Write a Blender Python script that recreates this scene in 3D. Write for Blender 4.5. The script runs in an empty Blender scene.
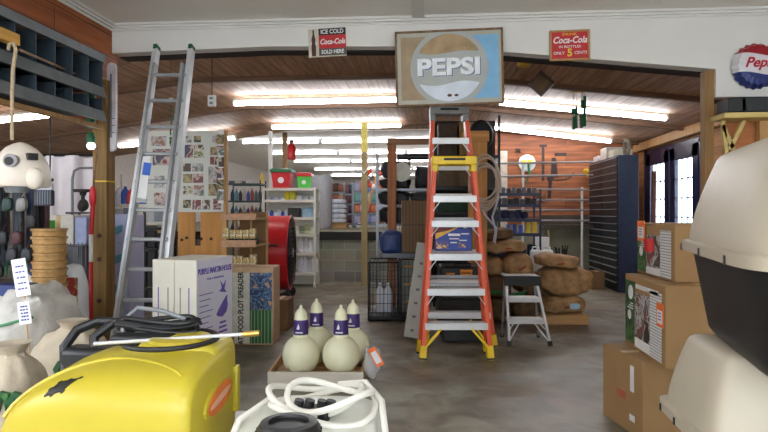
import bpy, math, random
from mathutils import Vector, Matrix, Euler
R = math.radians
random.seed(7)
SC = bpy.context.scene
COL = SC.collection

# ------------------------------------------------------------------ camera, world, exposure
EYE = 1.3; F = 590.0; HY = 212.0; YAW = R(4.5)
cd = bpy.data.cameras.new('camera'); cam = bpy.data.objects.new('camera', cd); COL.objects.link(cam)
cam.location = (0, 0, EYE); cam.rotation_euler = (R(90), 0, YAW)
cd.sensor_width = 36.0; cd.lens = 36.0 * F / 768.0
cd.shift_y = (HY - 216.0) / 768.0
cd.clip_start = 0.05; cd.clip_end = 200
SC.camera = cam
w = bpy.data.worlds.new('world'); SC.world = w; w.use_nodes = True
w.node_tree.nodes['Background'].inputs[0].default_value = (0.86, 0.92, 1.0, 1)
w.node_tree.nodes['Background'].inputs[1].default_value = 3.2
SC.view_settings.view_transform = 'Standard'; SC.view_settings.look = 'None'
SC.view_settings.gamma = 1.0; SC.view_settings.use_curve_mapping = False
SC.view_settings.exposure = 1.32
try:
    SC.cycles.use_denoising = True; SC.cycles.max_bounces = 8; SC.cycles.sample_clamp_indirect = 4
except Exception: pass

CY, SY = math.cos(YAW), math.sin(YAW)
def ray(px):
    u = (px - 384.0) / F
    return (u * CY - SY, u * SY + CY)
def at(px, py, t):                      # point seen at a pixel of the photograph at camera depth t (metres)
    x, y = ray(px); return Vector((x * t, y * t, EYE + (HY - py) / F * t))
def fl(px, t, z=0.0):                   # point at column px, depth t, height z
    x, y = ray(px); return Vector((x * t, y * t, z))
def tz(py, z): return (EYE - z) * F / (py - HY)      # depth of a height seen at row py
def onY(px, py, Y):
    x, y = ray(px); return at(px, py, Y / y)
def onX(px, py, X):
    x, y = ray(px); return at(px, py, X / x)

# ------------------------------------------------------------------ materials
MATS = {}
def lin(c): return tuple((v / 12.92 if v <= .04045 else ((v + .055) / 1.055) ** 2.4) for v in c)
def rgb(r, g, b): return lin((r / 255., g / 255., b / 255.))
def newmat(name):
    m = bpy.data.materials.new(name); m.use_nodes = True; nt = m.node_tree
    return m, nt, nt.nodes['Principled BSDF']
def mat(name, c, rough=.6, metal=0., var=.12, scale=14., bump=0., alpha=1., trans=0., emit=0., sub=0.):
    if name in MATS: return MATS[name]
    m, nt, b = newmat(name); c = rgb(*c)
    b.inputs['Roughness'].default_value = rough; b.inputs['Metallic'].default_value = metal
    b.inputs['Alpha'].default_value = alpha
    if trans: b.inputs['Transmission Weight'].default_value = trans
    if sub: b.inputs['Subsurface Weight'].default_value = sub; b.inputs['Subsurface Radius'].default_value = (.02, .02, .01)
    if emit:
        b.inputs['Emission Color'].default_value = (*c, 1); b.inputs['Emission Strength'].default_value = emit
    tc = nt.nodes.new('ShaderNodeTexCoord'); n = nt.nodes.new('ShaderNodeTexNoise')
    n.inputs['Scale'].default_value = scale; n.inputs['Detail'].default_value = 4
    nt.links.new(tc.outputs['Object'], n.inputs['Vector'])
    r = nt.nodes.new('ShaderNodeValToRGB')
    r.color_ramp.elements[0].position = .3; r.color_ramp.elements[1].position = .7
    r.color_ramp.elements[0].color = (*[v * (1 - var) for v in c], 1)
    r.color_ramp.elements[1].color = (*[min(1, v * (1 + var)) for v in c], 1)
    nt.links.new(n.outputs['Fac'], r.inputs['Fac']); nt.links.new(r.outputs['Color'], b.inputs['Base Color'])
    if bump:
        bp = nt.nodes.new('ShaderNodeBump'); bp.inputs['Strength'].default_value = bump; bp.inputs['Distance'].default_value = .02
        nt.links.new(n.outputs['Fac'], bp.inputs['Height']); nt.links.new(bp.outputs['Normal'], b.inputs['Normal'])
    MATS[name] = m; return m
def axes(nt, order, world=False):       # swizzled coordinate, e.g. 'yx'
    if world:
        g = nt.nodes.new('ShaderNodeNewGeometry'); src = g.outputs['Position']
    else:
        g = nt.nodes.new('ShaderNodeTexCoord'); src = g.outputs['Object']
    s = nt.nodes.new('ShaderNodeSeparateXYZ'); nt.links.new(src, s.inputs[0])
    cb = nt.nodes.new('ShaderNodeCombineXYZ')
    for i, ch in enumerate(order): nt.links.new(s.outputs['xyz'.index(ch)], cb.inputs[i])
    return cb.outputs[0]
def planks(name, c1, c2, gap, order, row=.14, length=2.4, rough=.65, mortar=.004, grain=1., spec=.5, world=True):
    m, nt, b = newmat(name); b.inputs['Roughness'].default_value = rough
    vec = axes(nt, order, world)
    br = nt.nodes.new('ShaderNodeTexBrick'); nt.links.new(vec, br.inputs['Vector'])
    br.inputs['Color1'].default_value = (*rgb(*c1), 1); br.inputs['Color2'].default_value = (*rgb(*c2), 1)
    br.inputs['Mortar'].default_value = (*rgb(*gap), 1); br.inputs['Scale'].default_value = 1
    br.inputs['Brick Width'].default_value = length; br.inputs['Row Height'].default_value = row
    br.inputs['Mortar Size'].default_value = mortar; br.inputs['Mortar Smooth'].default_value = .3
    mp = nt.nodes.new('ShaderNodeMapping'); nt.links.new(vec, mp.inputs['Vector'])
    mp.inputs['Scale'].default_value = (1.2, 14, 1)
    n = nt.nodes.new('ShaderNodeTexNoise'); n.inputs['Scale'].default_value = 1.6; n.inputs['Detail'].default_value = 7
    nt.links.new(mp.outputs[0], n.inputs['Vector'])
    rp = nt.nodes.new('ShaderNodeValToRGB'); rp.color_ramp.elements[0].position = .32; rp.color_ramp.elements[1].position = .66
    lo = 1 - .5 * grain; rp.color_ramp.elements[0].color = (lo, lo * .96, lo * .92, 1); rp.color_ramp.elements[1].color = (1, 1, 1, 1)
    nt.links.new(n.outputs['Fac'], rp.inputs['Fac'])
    mx = nt.nodes.new('ShaderNodeMix'); mx.data_type = 'RGBA'; mx.blend_type = 'MULTIPLY'; mx.inputs[0].default_value = 1
    nt.links.new(br.outputs['Color'], mx.inputs[6]); nt.links.new(rp.outputs['Color'], mx.inputs[7])
    nt.links.new(mx.outputs[2], b.inputs['Base Color'])
    bp = nt.nodes.new('ShaderNodeBump'); bp.inputs['Strength'].default_value = .35; bp.inputs['Distance'].default_value = .01
    nt.links.new(n.outputs['Fac'], bp.inputs['Height']); nt.links.new(bp.outputs['Normal'], b.inputs['Normal'])
    MATS[name] = m; return m
def wood(name, c, order='zxy', rough=.65, var=.35):
    if name in MATS: return MATS[name]
    m, nt, b = newmat(name); b.inputs['Roughness'].default_value = rough
    vec = axes(nt, order); mp = nt.nodes.new('ShaderNodeMapping'); nt.links.new(vec, mp.inputs['Vector'])
    mp.inputs['Scale'].default_value = (1.5, 22, 22)
    n = nt.nodes.new('ShaderNodeTexNoise'); n.inputs['Scale'].default_value = 1.; n.inputs['Detail'].default_value = 6
    n.inputs['Distortion'].default_value = .4
    nt.links.new(mp.outputs[0], n.inputs['Vector'])
    c = rgb(*c); r = nt.nodes.new('ShaderNodeValToRGB')
    r.color_ramp.elements[0].position = .3; r.color_ramp.elements[1].position = .68
    r.color_ramp.elements[0].color = (*[v * (1 - var) for v in c], 1); r.color_ramp.elements[1].color = (*[min(1, v * (1 + var * .5)) for v in c], 1)
    nt.links.new(n.outputs['Fac'], r.inputs['Fac']); nt.links.new(r.outputs['Color'], b.inputs['Base Color'])
    MATS[name] = m; return m
def picture(name, cols, scale=9., seed=0., rough=.45):        # printed picture: blotches of several colours
    if name in MATS: return MATS[name]
    m, nt, b = newmat(name); b.inputs['Roughness'].default_value = rough
    tc = nt.nodes.new('ShaderNodeTexCoord'); mp = nt.nodes.new('ShaderNodeMapping'); mp.inputs['Location'].default_value = (seed, seed * 1.7, seed * .6)
    nt.links.new(tc.outputs['Object'], mp.inputs['Vector'])
    n = nt.nodes.new('ShaderNodeTexNoise'); n.inputs['Scale'].default_value = scale; n.inputs['Detail'].default_value = 3; n.inputs['Distortion'].default_value = 1.2
    nt.links.new(mp.outputs[0], n.inputs['Vector'])
    r = nt.nodes.new('ShaderNodeValToRGB'); r.color_ramp.interpolation = 'LINEAR'
    k = len(cols)
    for i, c in enumerate(cols):
        p = .36 + .28 * i / k if i else 0.
        e = r.color_ramp.elements[i] if i < 2 else r.color_ramp.elements.new(p)
        e.position = p; e.color = (*rgb(*c), 1)
    nt.links.new(n.outputs['Fac'], r.inputs['Fac']); nt.links.new(r.outputs['Color'], b.inputs['Base Color'])
    MATS[name] = m; return m
def stripes(name, ca, cb_, order='x', freq=40., duty=.5, rough=.6, noise=0.):
    if name in MATS: return MATS[name]
    m, nt, b = newmat(name); b.inputs['Roughness'].default_value = rough
    g = nt.nodes.new('ShaderNodeTexCoord'); s = nt.nodes.new('ShaderNodeSeparateXYZ'); nt.links.new(g.outputs['Object'], s.inputs[0])
    mu = nt.nodes.new('ShaderNodeMath'); mu.operation = 'MULTIPLY'; mu.inputs[1].default_value = freq
    nt.links.new(s.outputs['xyz'.index(order)], mu.inputs[0])
    fr = nt.nodes.new('ShaderNodeMath'); fr.operation = 'FRACT'; nt.links.new(mu.outputs[0], fr.inputs[0])
    gt = nt.nodes.new('ShaderNodeMath'); gt.operation = 'GREATER_THAN'; gt.inputs[1].default_value = duty; nt.links.new(fr.outputs[0], gt.inputs[0])
    fac = gt.outputs[0]
    if noise:
        n = nt.nodes.new('ShaderNodeTexNoise'); n.inputs['Scale'].default_value = noise; nt.links.new(g.outputs['Object'], n.inputs['Vector'])
        g2 = nt.nodes.new('ShaderNodeMath'); g2.operation = 'GREATER_THAN'; g2.inputs[1].default_value = .47; nt.links.new(n.outputs['Fac'], g2.inputs[0])
        m2 = nt.nodes.new('ShaderNodeMath'); m2.operation = 'MULTIPLY'; nt.links.new(fac, m2.inputs[0]); nt.links.new(g2.outputs[0], m2.inputs[1]); fac = m2.outputs[0]
    mx = nt.nodes.new('ShaderNodeMix'); mx.data_type = 'RGBA'; nt.links.new(fac, mx.inputs[0])
    mx.inputs[6].default_value = (*rgb(*ca), 1); mx.inputs[7].default_value = (*rgb(*cb_), 1)
    nt.links.new(mx.outputs[2], b.inputs['Base Color'])
    MATS[name] = m; return m

# ------------------------------------------------------------------ mesh building
class MB:
    def __init__(s): s.v = []; s.f = []
    def add(s, vs, fs):
        k = len(s.v); s.v += [Vector(p) for p in vs]; s.f += [tuple(i + k for i in q) for q in fs]; return s
    def box(s, c, d, rz=0., M=None):
        c = Vector(c); x, y, z = d[0] / 2, d[1] / 2, d[2] / 2
        m = M or Matrix.Rotation(rz, 3, 'Z')
        vs = [c + m @ Vector((a * x, b * y, e * z)) for e in (-1, 1) for a, b in ((-1, -1), (1, -1), (1, 1), (-1, 1))]
        return s.add(vs, [(3, 2, 1, 0), (4, 5, 6, 7), (0, 1, 5, 4), (1, 2, 6, 5), (2, 3, 7, 6), (3, 0, 4, 7)])
    def bx(s, x0, x1, y0, y1, z0, z1): return s.box(((x0 + x1) / 2, (y0 + y1) / 2, (z0 + z1) / 2), (x1 - x0, y1 - y0, z1 - z0))
    def frame(s, p0, p1, up=(0, 0, 1)):
        d = (Vector(p1) - Vector(p0)); L = d.length; d.normalize(); up = Vector(up)
        if abs(d.dot(up)) > .98: up = Vector((0, 1, 0))
        sx = d.cross(up).normalized(); uz = sx.cross(d).normalized(); return d, sx, uz, L
    def bar(s, p0, p1, w_, h, up=(0, 0, 1)):
        d, sx, uz, L = s.frame(p0, p1, up)
        m = Matrix((sx, d, uz)).transposed(); return s.box((Vector(p0) + Vector(p1)) / 2, (w_, L, h), M=m)
    def cyl(s, p0, p1, r0, r1=None, n=16, cap=True):
        r1 = r0 if r1 is None else r1; p0 = Vector(p0); p1 = Vector(p1); d, sx, uz, L = s.frame(p0, p1)
        vs = []
        for p, r in ((p0, r0), (p1, r1)):
            for i in range(n):
                a = 2 * math.pi * i / n; vs.append(p + (sx * math.cos(a) + uz * math.sin(a)) * r)
        fs = [(i, (i + 1) % n, n + (i + 1) % n, n + i) for i in range(n)]
        if cap: fs += [tuple(range(n))[::-1], tuple(range(n, 2 * n))]
        return s.add(vs, fs)
    def tube(s, pts, r, n=8, closed=False):
        pts = [Vector(p) for p in pts]; N = len(pts); vs = []; fs = []; prev = None
        for i, p in enumerate(pts):
            a = pts[(i - 1) % N] if (closed or i) else p; b = pts[(i + 1) % N] if (closed or i < N - 1) else p
            d = (b - a).normalized()
            if prev is None:
                up = Vector((0, 0, 1)) if abs(d.z) < .9 else Vector((0, 1, 0)); sx = d.cross(up).normalized()
            else:
                sx = (prev - d * prev.dot(d)); sx = sx.normalized() if sx.length > 1e-6 else d.orthogonal().normalized()
            prev = sx; uz = sx.cross(d)
            rr = r[i] if isinstance(r, (list, tuple)) else r
            for k in range(n):
                t = 2 * math.pi * k / n; vs.append(p + (sx * math.cos(t) + uz * math.sin(t)) * rr)
        M_ = N if closed else N - 1
        for i in range(M_):
            j = (i + 1) % N
            for k in range(n):
                fs.append((i * n + k, i * n + (k + 1) % n, j * n + (k + 1) % n, j * n + k))
        if not closed: fs += [tuple(range(n))[::-1], tuple(range((N - 1) * n, N * n))]
        return s.add(vs, fs)
    def lathe(s, prof, o=(0, 0, 0), n=24, M=None):
        o = Vector(o); m = M or Matrix.Identity(3); vs = []; fs = []
        for r, z in prof:
            for i in range(n):
                a = 2 * math.pi * i / n; vs.append(o + m @ Vector((r * math.cos(a), r * math.sin(a), z)))
        for j in range(len(prof) - 1):
            for i in range(n):
                fs.append((j * n + i, j * n + (i + 1) % n, (j + 1) * n + (i + 1) % n, (j + 1) * n + i))
        if prof[0][0] > 1e-4: fs.append(tuple(range(n))[::-1])
        if prof[-1][0] > 1e-4: fs.append(tuple(range((len(prof) - 1) * n, len(prof) * n)))
        return s.add(vs, fs)
    def sup(s, c, rad, e1=1., e2=1., nu=28, nv=14, M=None, jit=0., fn=None):   # superellipsoid
        c = Vector(c); m = M or Matrix.Identity(3); vs = []; fs = []
        sp = lambda v, e: math.copysign(abs(v) ** e, v)
        for j in range(nv + 1):
            ph = -math.pi / 2 + math.pi * j / nv
            for i in range(nu):
                th = 2 * math.pi * i / nu
                x = sp(math.cos(ph), e1) * sp(math.cos(th), e2); y = sp(math.cos(ph), e1) * sp(math.sin(th), e2); z = sp(math.sin(ph), e1)
                q = Vector((x * rad[0], y * rad[1], z * rad[2]))
                if fn: q = fn(q)
                if jit:
                    k = math.sin(q.x * 31 + q.y * 17 + c.x * 9) * math.sin(q.y * 27 + q.z * 23 + c.z * 7) + .5 * math.sin(q.x * 61 + q.z * 47 + c.y * 5)
                    q = q * (1 + jit * k)
                vs.append(c + m @ q)
        for j in range(nv):
            for i in range(nu):
                fs.append((j * nu + i, j * nu + (i + 1) % nu, (j + 1) * nu + (i + 1) % nu, (j + 1) * nu + i))
        return s.add(vs, fs)
    def prism(s, poly, o, ux, uy, depth):    # polygon in the plane (ux, uy), pushed out along ux x uy both ways
        o = Vector(o); ux = Vector(ux); uy = Vector(uy); nrm = ux.cross(uy).normalized() * depth; k = len(poly)
        vs = [o + ux * a + uy * b for a, b in poly] + [o + ux * a + uy * b + nrm for a, b in poly]
        return s.add(vs, [tuple(range(k))[::-1], tuple(range(k, 2 * k))] + [(i, (i + 1) % k, k + (i + 1) % k, k + i) for i in range(k)])
    def build(s, name, m, parent=None, bevel=0., smooth=True, world=False, ang=35, seg=2):
        off = Vector((0, 0, 0))
        if world and parent is not None:
            top = parent
            while top.parent is not None: top = top.parent
            off = Vector(top.location)
        me = bpy.data.meshes.new(name); me.from_pydata([tuple(v - off) for v in s.v], [], s.f); me.update()
        if smooth:
            for p in me.polygons: p.use_smooth = True
            me.set_sharp_from_angle(angle=R(ang))
        me.materials.append(m); o = bpy.data.objects.new(name, me); COL.objects.link(o)
        if parent is not None: o.parent = parent
        if bevel:
            b = o.modifiers.new('bevel', 'BEVEL'); b.width = bevel; b.segments = seg; b.limit_method = 'ANGLE'; b.harden_normals = False
        return o
def tag(o, label, cat, group=None, kind=None):
    o['label'] = label; o['category'] = cat
    if group: o['group'] = group
    if kind: o['kind'] = kind
    return o
def struct(name, mb, m, bevel=0., smooth=False, parent=None):
    o = mb.build(name, m, parent, bevel=bevel, smooth=smooth)
    if parent is None: o['kind'] = 'structure'
    return o
def thing(name, label, cat, loc=(0, 0, 0), rz=0., group=None):
    o = bpy.data.objects.new(name, None); COL.objects.link(o); o.location = loc; o.rotation_euler = (0, 0, rz)
    o.empty_display_size = .1
    return tag(o, label, cat, group)
def solo(name, mb, m, label, cat, group=None, loc=None, rz=0., **k):       # a thing that is one mesh
    o = mb.build(name, m, None, **k)
    if loc is not None: o.location = loc; o.rotation_euler = (0, 0, rz)
    return tag(o, label, cat, group)
def dup(root, loc, rz=0., label=None, group=None, scale=None):
    def cp(o, par):
        c = o.copy(); COL.objects.link(c); c.parent = par
        for ch in list(o.children): cp(ch, c)
        return c
    r = cp(root, None); r.location = loc; r.rotation_euler = (0, 0, rz)
    if scale is not None: r.scale = scale
    if label: r['label'] = label
    if group: r['group'] = group
    return r
def text(body, size, m, parent, o, ux, uy, name='lettering', depth=.0015, shear=0., bold=0., sx=1., align='CENTER'):
    """lettering lying in the plane (ux, uy) with its middle at o (o in the parent's own space)"""
    cu = bpy.data.curves.new(name, 'FONT'); cu.body = body; cu.size = size; cu.align_x = align; cu.align_y = 'CENTER'
    cu.extrude = depth; cu.shear = shear; cu.offset = bold; cu.resolution_u = 3
    ob = bpy.data.objects.new(name, cu); COL.objects.link(ob)
    bpy.context.view_layer.update()
    me = bpy.data.meshes.new_from_object(ob.evaluated_get(bpy.context.evaluated_depsgraph_get()))
    bpy.data.objects.remove(ob); bpy.data.curves.remove(cu)
    ux = Vector(ux).normalized(); uy = Vector(uy).normalized(); nz = ux.cross(uy)
    o = Vector(o)
    for v in me.vertices: v.co = o + ux * (v.co.x * sx) + uy * v.co.y + nz * v.co.z
    me.materials.clear(); me.materials.append(m); me.name = name
    r = bpy.data.objects.new(name, me); COL.objects.link(r); r.parent = parent
    return r
def arc(c, r, a0, a1, n, ux, uy, rx=None):
    c = Vector(c); ux = Vector(ux); uy = Vector(uy); rx = rx or r
    return [c + ux * (rx * math.cos(a0 + (a1 - a0) * i / n)) + uy * (r * math.sin(a0 + (a1 - a0) * i / n)) for i in range(n + 1)]
X_, Y_, Z_ = Vector((1, 0, 0)), Vector((0, 1, 0)), Vector((0, 0, 1))

# shared materials
M_white = mat('painted_white', (218, 216, 210), .7, var=.03, scale=3)
M_ceilw = mat('ceiling_paint', (236, 232, 224), .8, var=.04, scale=2)
M_ceil = planks('ceiling_boards', (182, 144, 116), (202, 164, 134), (96, 70, 54), 'yxz', row=.14, length=3.2, grain=.8)
M_beam = wood('dark_beam', (112, 82, 60), 'xyz')
M_wallw = planks('left_wall_boards', (188, 108, 58), (160, 88, 46), (50, 28, 16), 'yzx', row=.19, length=2.8, grain=1.)
M_back = planks('back_wall_boards', (180, 108, 62), (144, 80, 44), (80, 44, 24), 'xzy', row=.2, length=2.6, grain=1.2)
M_rightw = planks('right_wall_boards', (196, 142, 86), (176, 122, 72), (90, 58, 34), 'yzx', row=.22, length=2.6, grain=.6)
M_post = wood('post_wood', (150, 112, 62), 'zxy')
M_pale = wood('pale_wood', (196, 152, 98), 'zxy', var=.2)
M_palex = wood('pale_wood_across', (190, 148, 96), 'xyz', var=.2)
M_orange_w = wood('orange_wood', (196, 138, 70), 'zxy', var=.22)
M_black = mat('black_plastic', (22, 23, 25), .45, var=.2)
M_blackm = mat('black_metal', (20, 21, 24), .4, .3, var=.2)
M_grey = mat('grey_paint', (120, 124, 128), .5)
M_navy = mat('navy_paint', (36, 48, 70), .45, .2)
M_alu = mat('aluminium', (206, 208, 210), .4, .3, var=.06)
M_alud = mat('aluminium_dull', (158, 160, 162), .45, .35, var=.08)
M_chrome = mat('chrome', (110, 114, 118), .35, .6, var=.03)
M_card = mat('cardboard', (158, 124, 82), .8, var=.06, scale=5)
M_cardd = mat('cardboard_dark', (128, 98, 66), .85, var=.08, scale=5)
M_beige = mat('beige_plastic', (192, 183, 162), .45, var=.02)
M_yel = mat('yellow_plastic', (190, 174, 52), .34, var=.03, scale=4)
M_yel2 = mat('yellow_trim', (238, 200, 20), .4, var=.05)
M_or = mat('orange_fibreglass', (222, 84, 40), .4, var=.06)
M_red = mat('red_paint', (190, 22, 30), .35, var=.06)
M_green = mat('green_plastic', (70, 190, 60), .4)
M_dgreen = mat('dark_green', (20, 92, 52), .45)
M_paper = mat('white_paper', (226, 226, 224), .6, var=.03)
M_ink = mat('black_ink', (24, 24, 26), .6)
M_tube = None
def emis(name, c, s):
    m, nt, b = newmat(name); b.inputs['Base Color'].default_value = (*c, 1)
    b.inputs['Emission Color'].default_value = (*c, 1); b.inputs['Emission Strength'].default_value = s; MATS[name] = m; return m
M_tube = emis('lit_tube', (.93, .95, 1.), 17.)
M_bulb = emis('lit_bulb', (1., .93, .8), 8.)
# ------------------------------------------------------------------ the setting
def zc(x): return 3.02 - (.11 * max(0, x - .1)) - (.13 * max(0, -3.0 - x))
# concrete floor: grey slab with brown stains, worn sheen
fm, nt, b = newmat('concrete_floor')
pos = axes(nt, 'xyz', True)
n1 = nt.nodes.new('ShaderNodeTexNoise'); n1.inputs['Scale'].default_value = .9; n1.inputs['Detail'].default_value = 8; n1.inputs['Roughness'].default_value = .62
n2 = nt.nodes.new('ShaderNodeTexNoise'); n2.inputs['Scale'].default_value = 3.2; n2.inputs['Detail'].default_value = 9; n2.inputs['Distortion'].default_value = .8
for n in (n1, n2): nt.links.new(pos, n.inputs['Vector'])
r1 = nt.nodes.new('ShaderNodeValToRGB'); e = r1.color_ramp.elements
e[0].position = .36; e[0].color = (*rgb(112, 92, 70), 1); e[1].position = .58; e[1].color = (*rgb(148, 146, 130), 1)
r2 = nt.nodes.new('ShaderNodeValToRGB'); e = r2.color_ramp.elements
e[0].position = .34; e[0].color = (.34, .32, .30, 1); e[1].position = .62; e[1].color = (1, 1, 1, 1)
nt.links.new(n1.outputs['Fac'], r1.inputs['Fac']); nt.links.new(n2.outputs['Fac'], r2.inputs['Fac'])
mx = nt.nodes.new('ShaderNodeMix'); mx.data_type = 'RGBA'; mx.blend_type = 'MULTIPLY'; mx.inputs[0].default_value = .85
nt.links.new(r1.outputs['Color'], mx.inputs[6]); nt.links.new(r2.outputs['Color'], mx.inputs[7])
nt.links.new(mx.outputs[2], b.inputs['Base Color'])
r3 = nt.nodes.new('ShaderNodeMapRange'); r3.inputs['To Min'].default_value = .28; r3.inputs['To Max'].default_value = .6
nt.links.new(n1.outputs['Fac'], r3.inputs['Value']); nt.links.new(r3.outputs[0], b.inputs['Roughness'])
bp = nt.nodes.new('ShaderNodeBump'); bp.inputs['Strength'].default_value = .15; bp.inputs['Distance'].default_value = .01
nt.links.new(n2.outputs['Fac'], bp.inputs['Height']); nt.links.new(bp.outputs['Normal'], b.inputs['Normal'])
struct('floor', MB().bx(-9, 4.2, -3, 11.65, -.1, 0), fm)

# block wall of the raised rear floor
bm_, nt, b = newmat('concrete_blocks'); b.inputs['Roughness'].default_value = .9
br = nt.nodes.new('ShaderNodeTexBrick'); nt.links.new(axes(nt, 'xzy', True), br.inputs['Vector'])
br.inputs['Color1'].default_value = (*rgb(168, 166, 150), 1); br.inputs['Color2'].default_value = (*rgb(140, 138, 124), 1)
br.inputs['Mortar'].default_value = (*rgb(196, 194, 178), 1); br.inputs['Scale'].default_value = 1
br.inputs['Brick Width'].default_value = .4; br.inputs['Row Height'].default_value = .2; br.inputs['Mortar Size'].default_value = .006
n = nt.nodes.new('ShaderNodeTexNoise'); n.inputs['Scale'].default_value = 5; n.inputs['Detail'].default_value = 6
mx = nt.nodes.new('ShaderNodeMix'); mx.data_type = 'RGBA'; mx.blend_type = 'MULTIPLY'; mx.inputs[0].default_value = .5
nt.links.new(br.outputs['Color'], mx.inputs[6]); nt.links.new(n.outputs['Color'], mx.inputs[7]); nt.links.new(mx.outputs[2], b.inputs['Base Color'])
M_conc = mat('poured_concrete', (136, 132, 112), .9, var=.15, scale=3)
struct('wall_rear_blocks', MB().bx(-9, .95, 10.9, 11.1, 0, .78), bm_)
struct('trim_1', MB().bx(-9, .95, 10.84, 11.1, .78, .93), mat('dock_edge', (34, 30, 30), .7))
struct('floor_rear', MB().bx(-9, .95, 11.1, 41, .85, .92), M_conc)
struct('wall_rear_lower', MB().bx(.95, 3.98, 11.6, 11.8, 0, 1.06), M_conc)
struct('wall_rear_right', MB().bx(.95, 3.98, 11.62, 11.8, 1.06, 3.2), M_back)
struct('wall_rear_side', MB().bx(.9, .98, 11.1, 41, .92, 3.6), mat('rear_room_paint', (204, 196, 190), .8))
struct('wall_far', MB().bx(-9, .95, 41, 41.2, 0, 3.6), MATS['rear_room_paint'])
struct('wall_left', MB().bx(-9.2, -9, -3, 41, 0, 3.6), MATS['rear_room_paint'])
struct('ceiling_rear', MB().bx(-9, .95, 12.4, 41, 3.55, 3.65), mat('rear_ceiling_paint', (236, 230, 230), .8))
struct('wall_rear_fascia', MB().bx(-9, .95, 12.3, 12.4, 3.0, 3.65), MATS['rear_room_paint'])
# boarded ceiling, sloping off to both sides
mb = MB()
pr = [(-9, zc(-9)), (-3, zc(-3)), (.1, zc(.1)), (4.0, zc(4.0))]
for (xa, za), (xb, zb) in list(zip(pr, pr[1:])):
    ya = 2 if xa < -8 else 5.12
    mb.add([(xa, ya, za), (xb, ya, zb), (xb, 12.4, zb), (xa, 12.4, za), (xa, ya, za + .08), (xb, ya, zb + .08), (xb, 12.4, zb + .08), (xa, 12.4, za + .08)],
           [(0, 1, 2, 3), (7, 6, 5, 4), (0, 4, 5, 1), (3, 2, 6, 7)])
struct('ceiling_rafters', mb, M_ceil)
for i, Y in enumerate((7.35, 9.35, 11.3)):
    mb = MB()
    for (xa, za), (xb, zb) in zip(pr, pr[1:]):
        mb.bar((xa, Y, za - .03), (xb, Y, zb - .03), .07, .06)
    struct('trim_%d' % (i + 2), mb, M_beam)
# header wall of the front room with its sloping lower edge
lo = [(-2.8, 2.70), (-1.4, 2.73), (0, 2.70), (.58, 2.645), (2.317, 2.463), (2.317, 2.236), (4.2, 2.236)]
mb = MB(); mb.prism([(x, z) for x, z in lo] + [(4.2, 3.0), (-2.8, 3.0)], (0, 5.12, 0), X_, Z_, .12)
struct('wall_header', mb, M_white)
mb = MB()
for a, c in zip(lo[:4], lo[1:5]): mb.bar((a[0], 5.2, a[1] + .03), (c[0], 5.2, c[1] + .03), .14, .075)
struct('trim_5', mb, mat('header_shadow_gap', (40, 30, 26), .8))  # dark bar coloured to stand for the shadow gap under the header
struct('ceiling_front', MB().bx(-2.8, 4.2, -3, 5, 2.95, 3.05), M_ceilw)
mb = MB()
for dz, dy in ((0, .015), (.02, .035), (.04, .055)):
    mb.bx(-2.8, 4.2, 5 - dy, 5.0, 2.89 + dz, 2.91 + dz + .001)
    mb.bx(-2.8, -2.8 + dy, -3, 5.0, 2.89 + dz, 2.91 + dz + .001)
struct('trim_6', mb, M_white, bevel=.006)
mb = MB(); mb.bx(-.15, -.05, -3, 4.95, 2.925, 2.95); struct('trim_7', mb, M_white)
struct('wall_left_upper', MB().bx(-2.92, -2.8, -3, 5.1, 2.04, 2.95), M_wallw)
# right wall of the front room and of the store behind
struct('wall_front_right', MB().bx(4.2, 4.3, -3, 5.1, 0, 3.0), M_white)
struct('wall_right_end', MB().bx(2.42, 4.2, 5.05, 5.12, 0, 2.24), planks('alcove_boards', (196, 128, 74), (176, 106, 58), (90, 50, 28), 'xzy', row=.3, length=3, grain=.5))
mb = MB(); mb.bx(3.95, 4.07, 5.1, 8.95, 0, 2.75).bx(3.95, 4.07, 11.35, 11.8, 0, 2.75).bx(3.95, 4.07, 8.95, 11.35, 2.42, 2.75).bx(3.95, 4.07, 8.95, 11.35, 0, .25)
struct('wall_right', mb, M_rightw)
struct('trim_8', MB().bar((3.9, 5.2, 2.56), (3.9, 11.6, 2.5), .1, .14), M_pale)
# unseen street front behind the camera: window openings sized to admit fill light
mb = MB(); mb.bx(-9, 4.3, -3.2, -3, 0, .5).bx(-9, 4.3, -3.2, -3, 2.4, 3.2).bx(-9, -2.9, -3.2, -3, .5, 2.4).bx(3.4, 4.3, -3.2, -3, .5, 2.4)
mb.bx(.2, .4, -3.2, -3, .5, 2.4)
struct('wall_front', mb, M_white)
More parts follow.
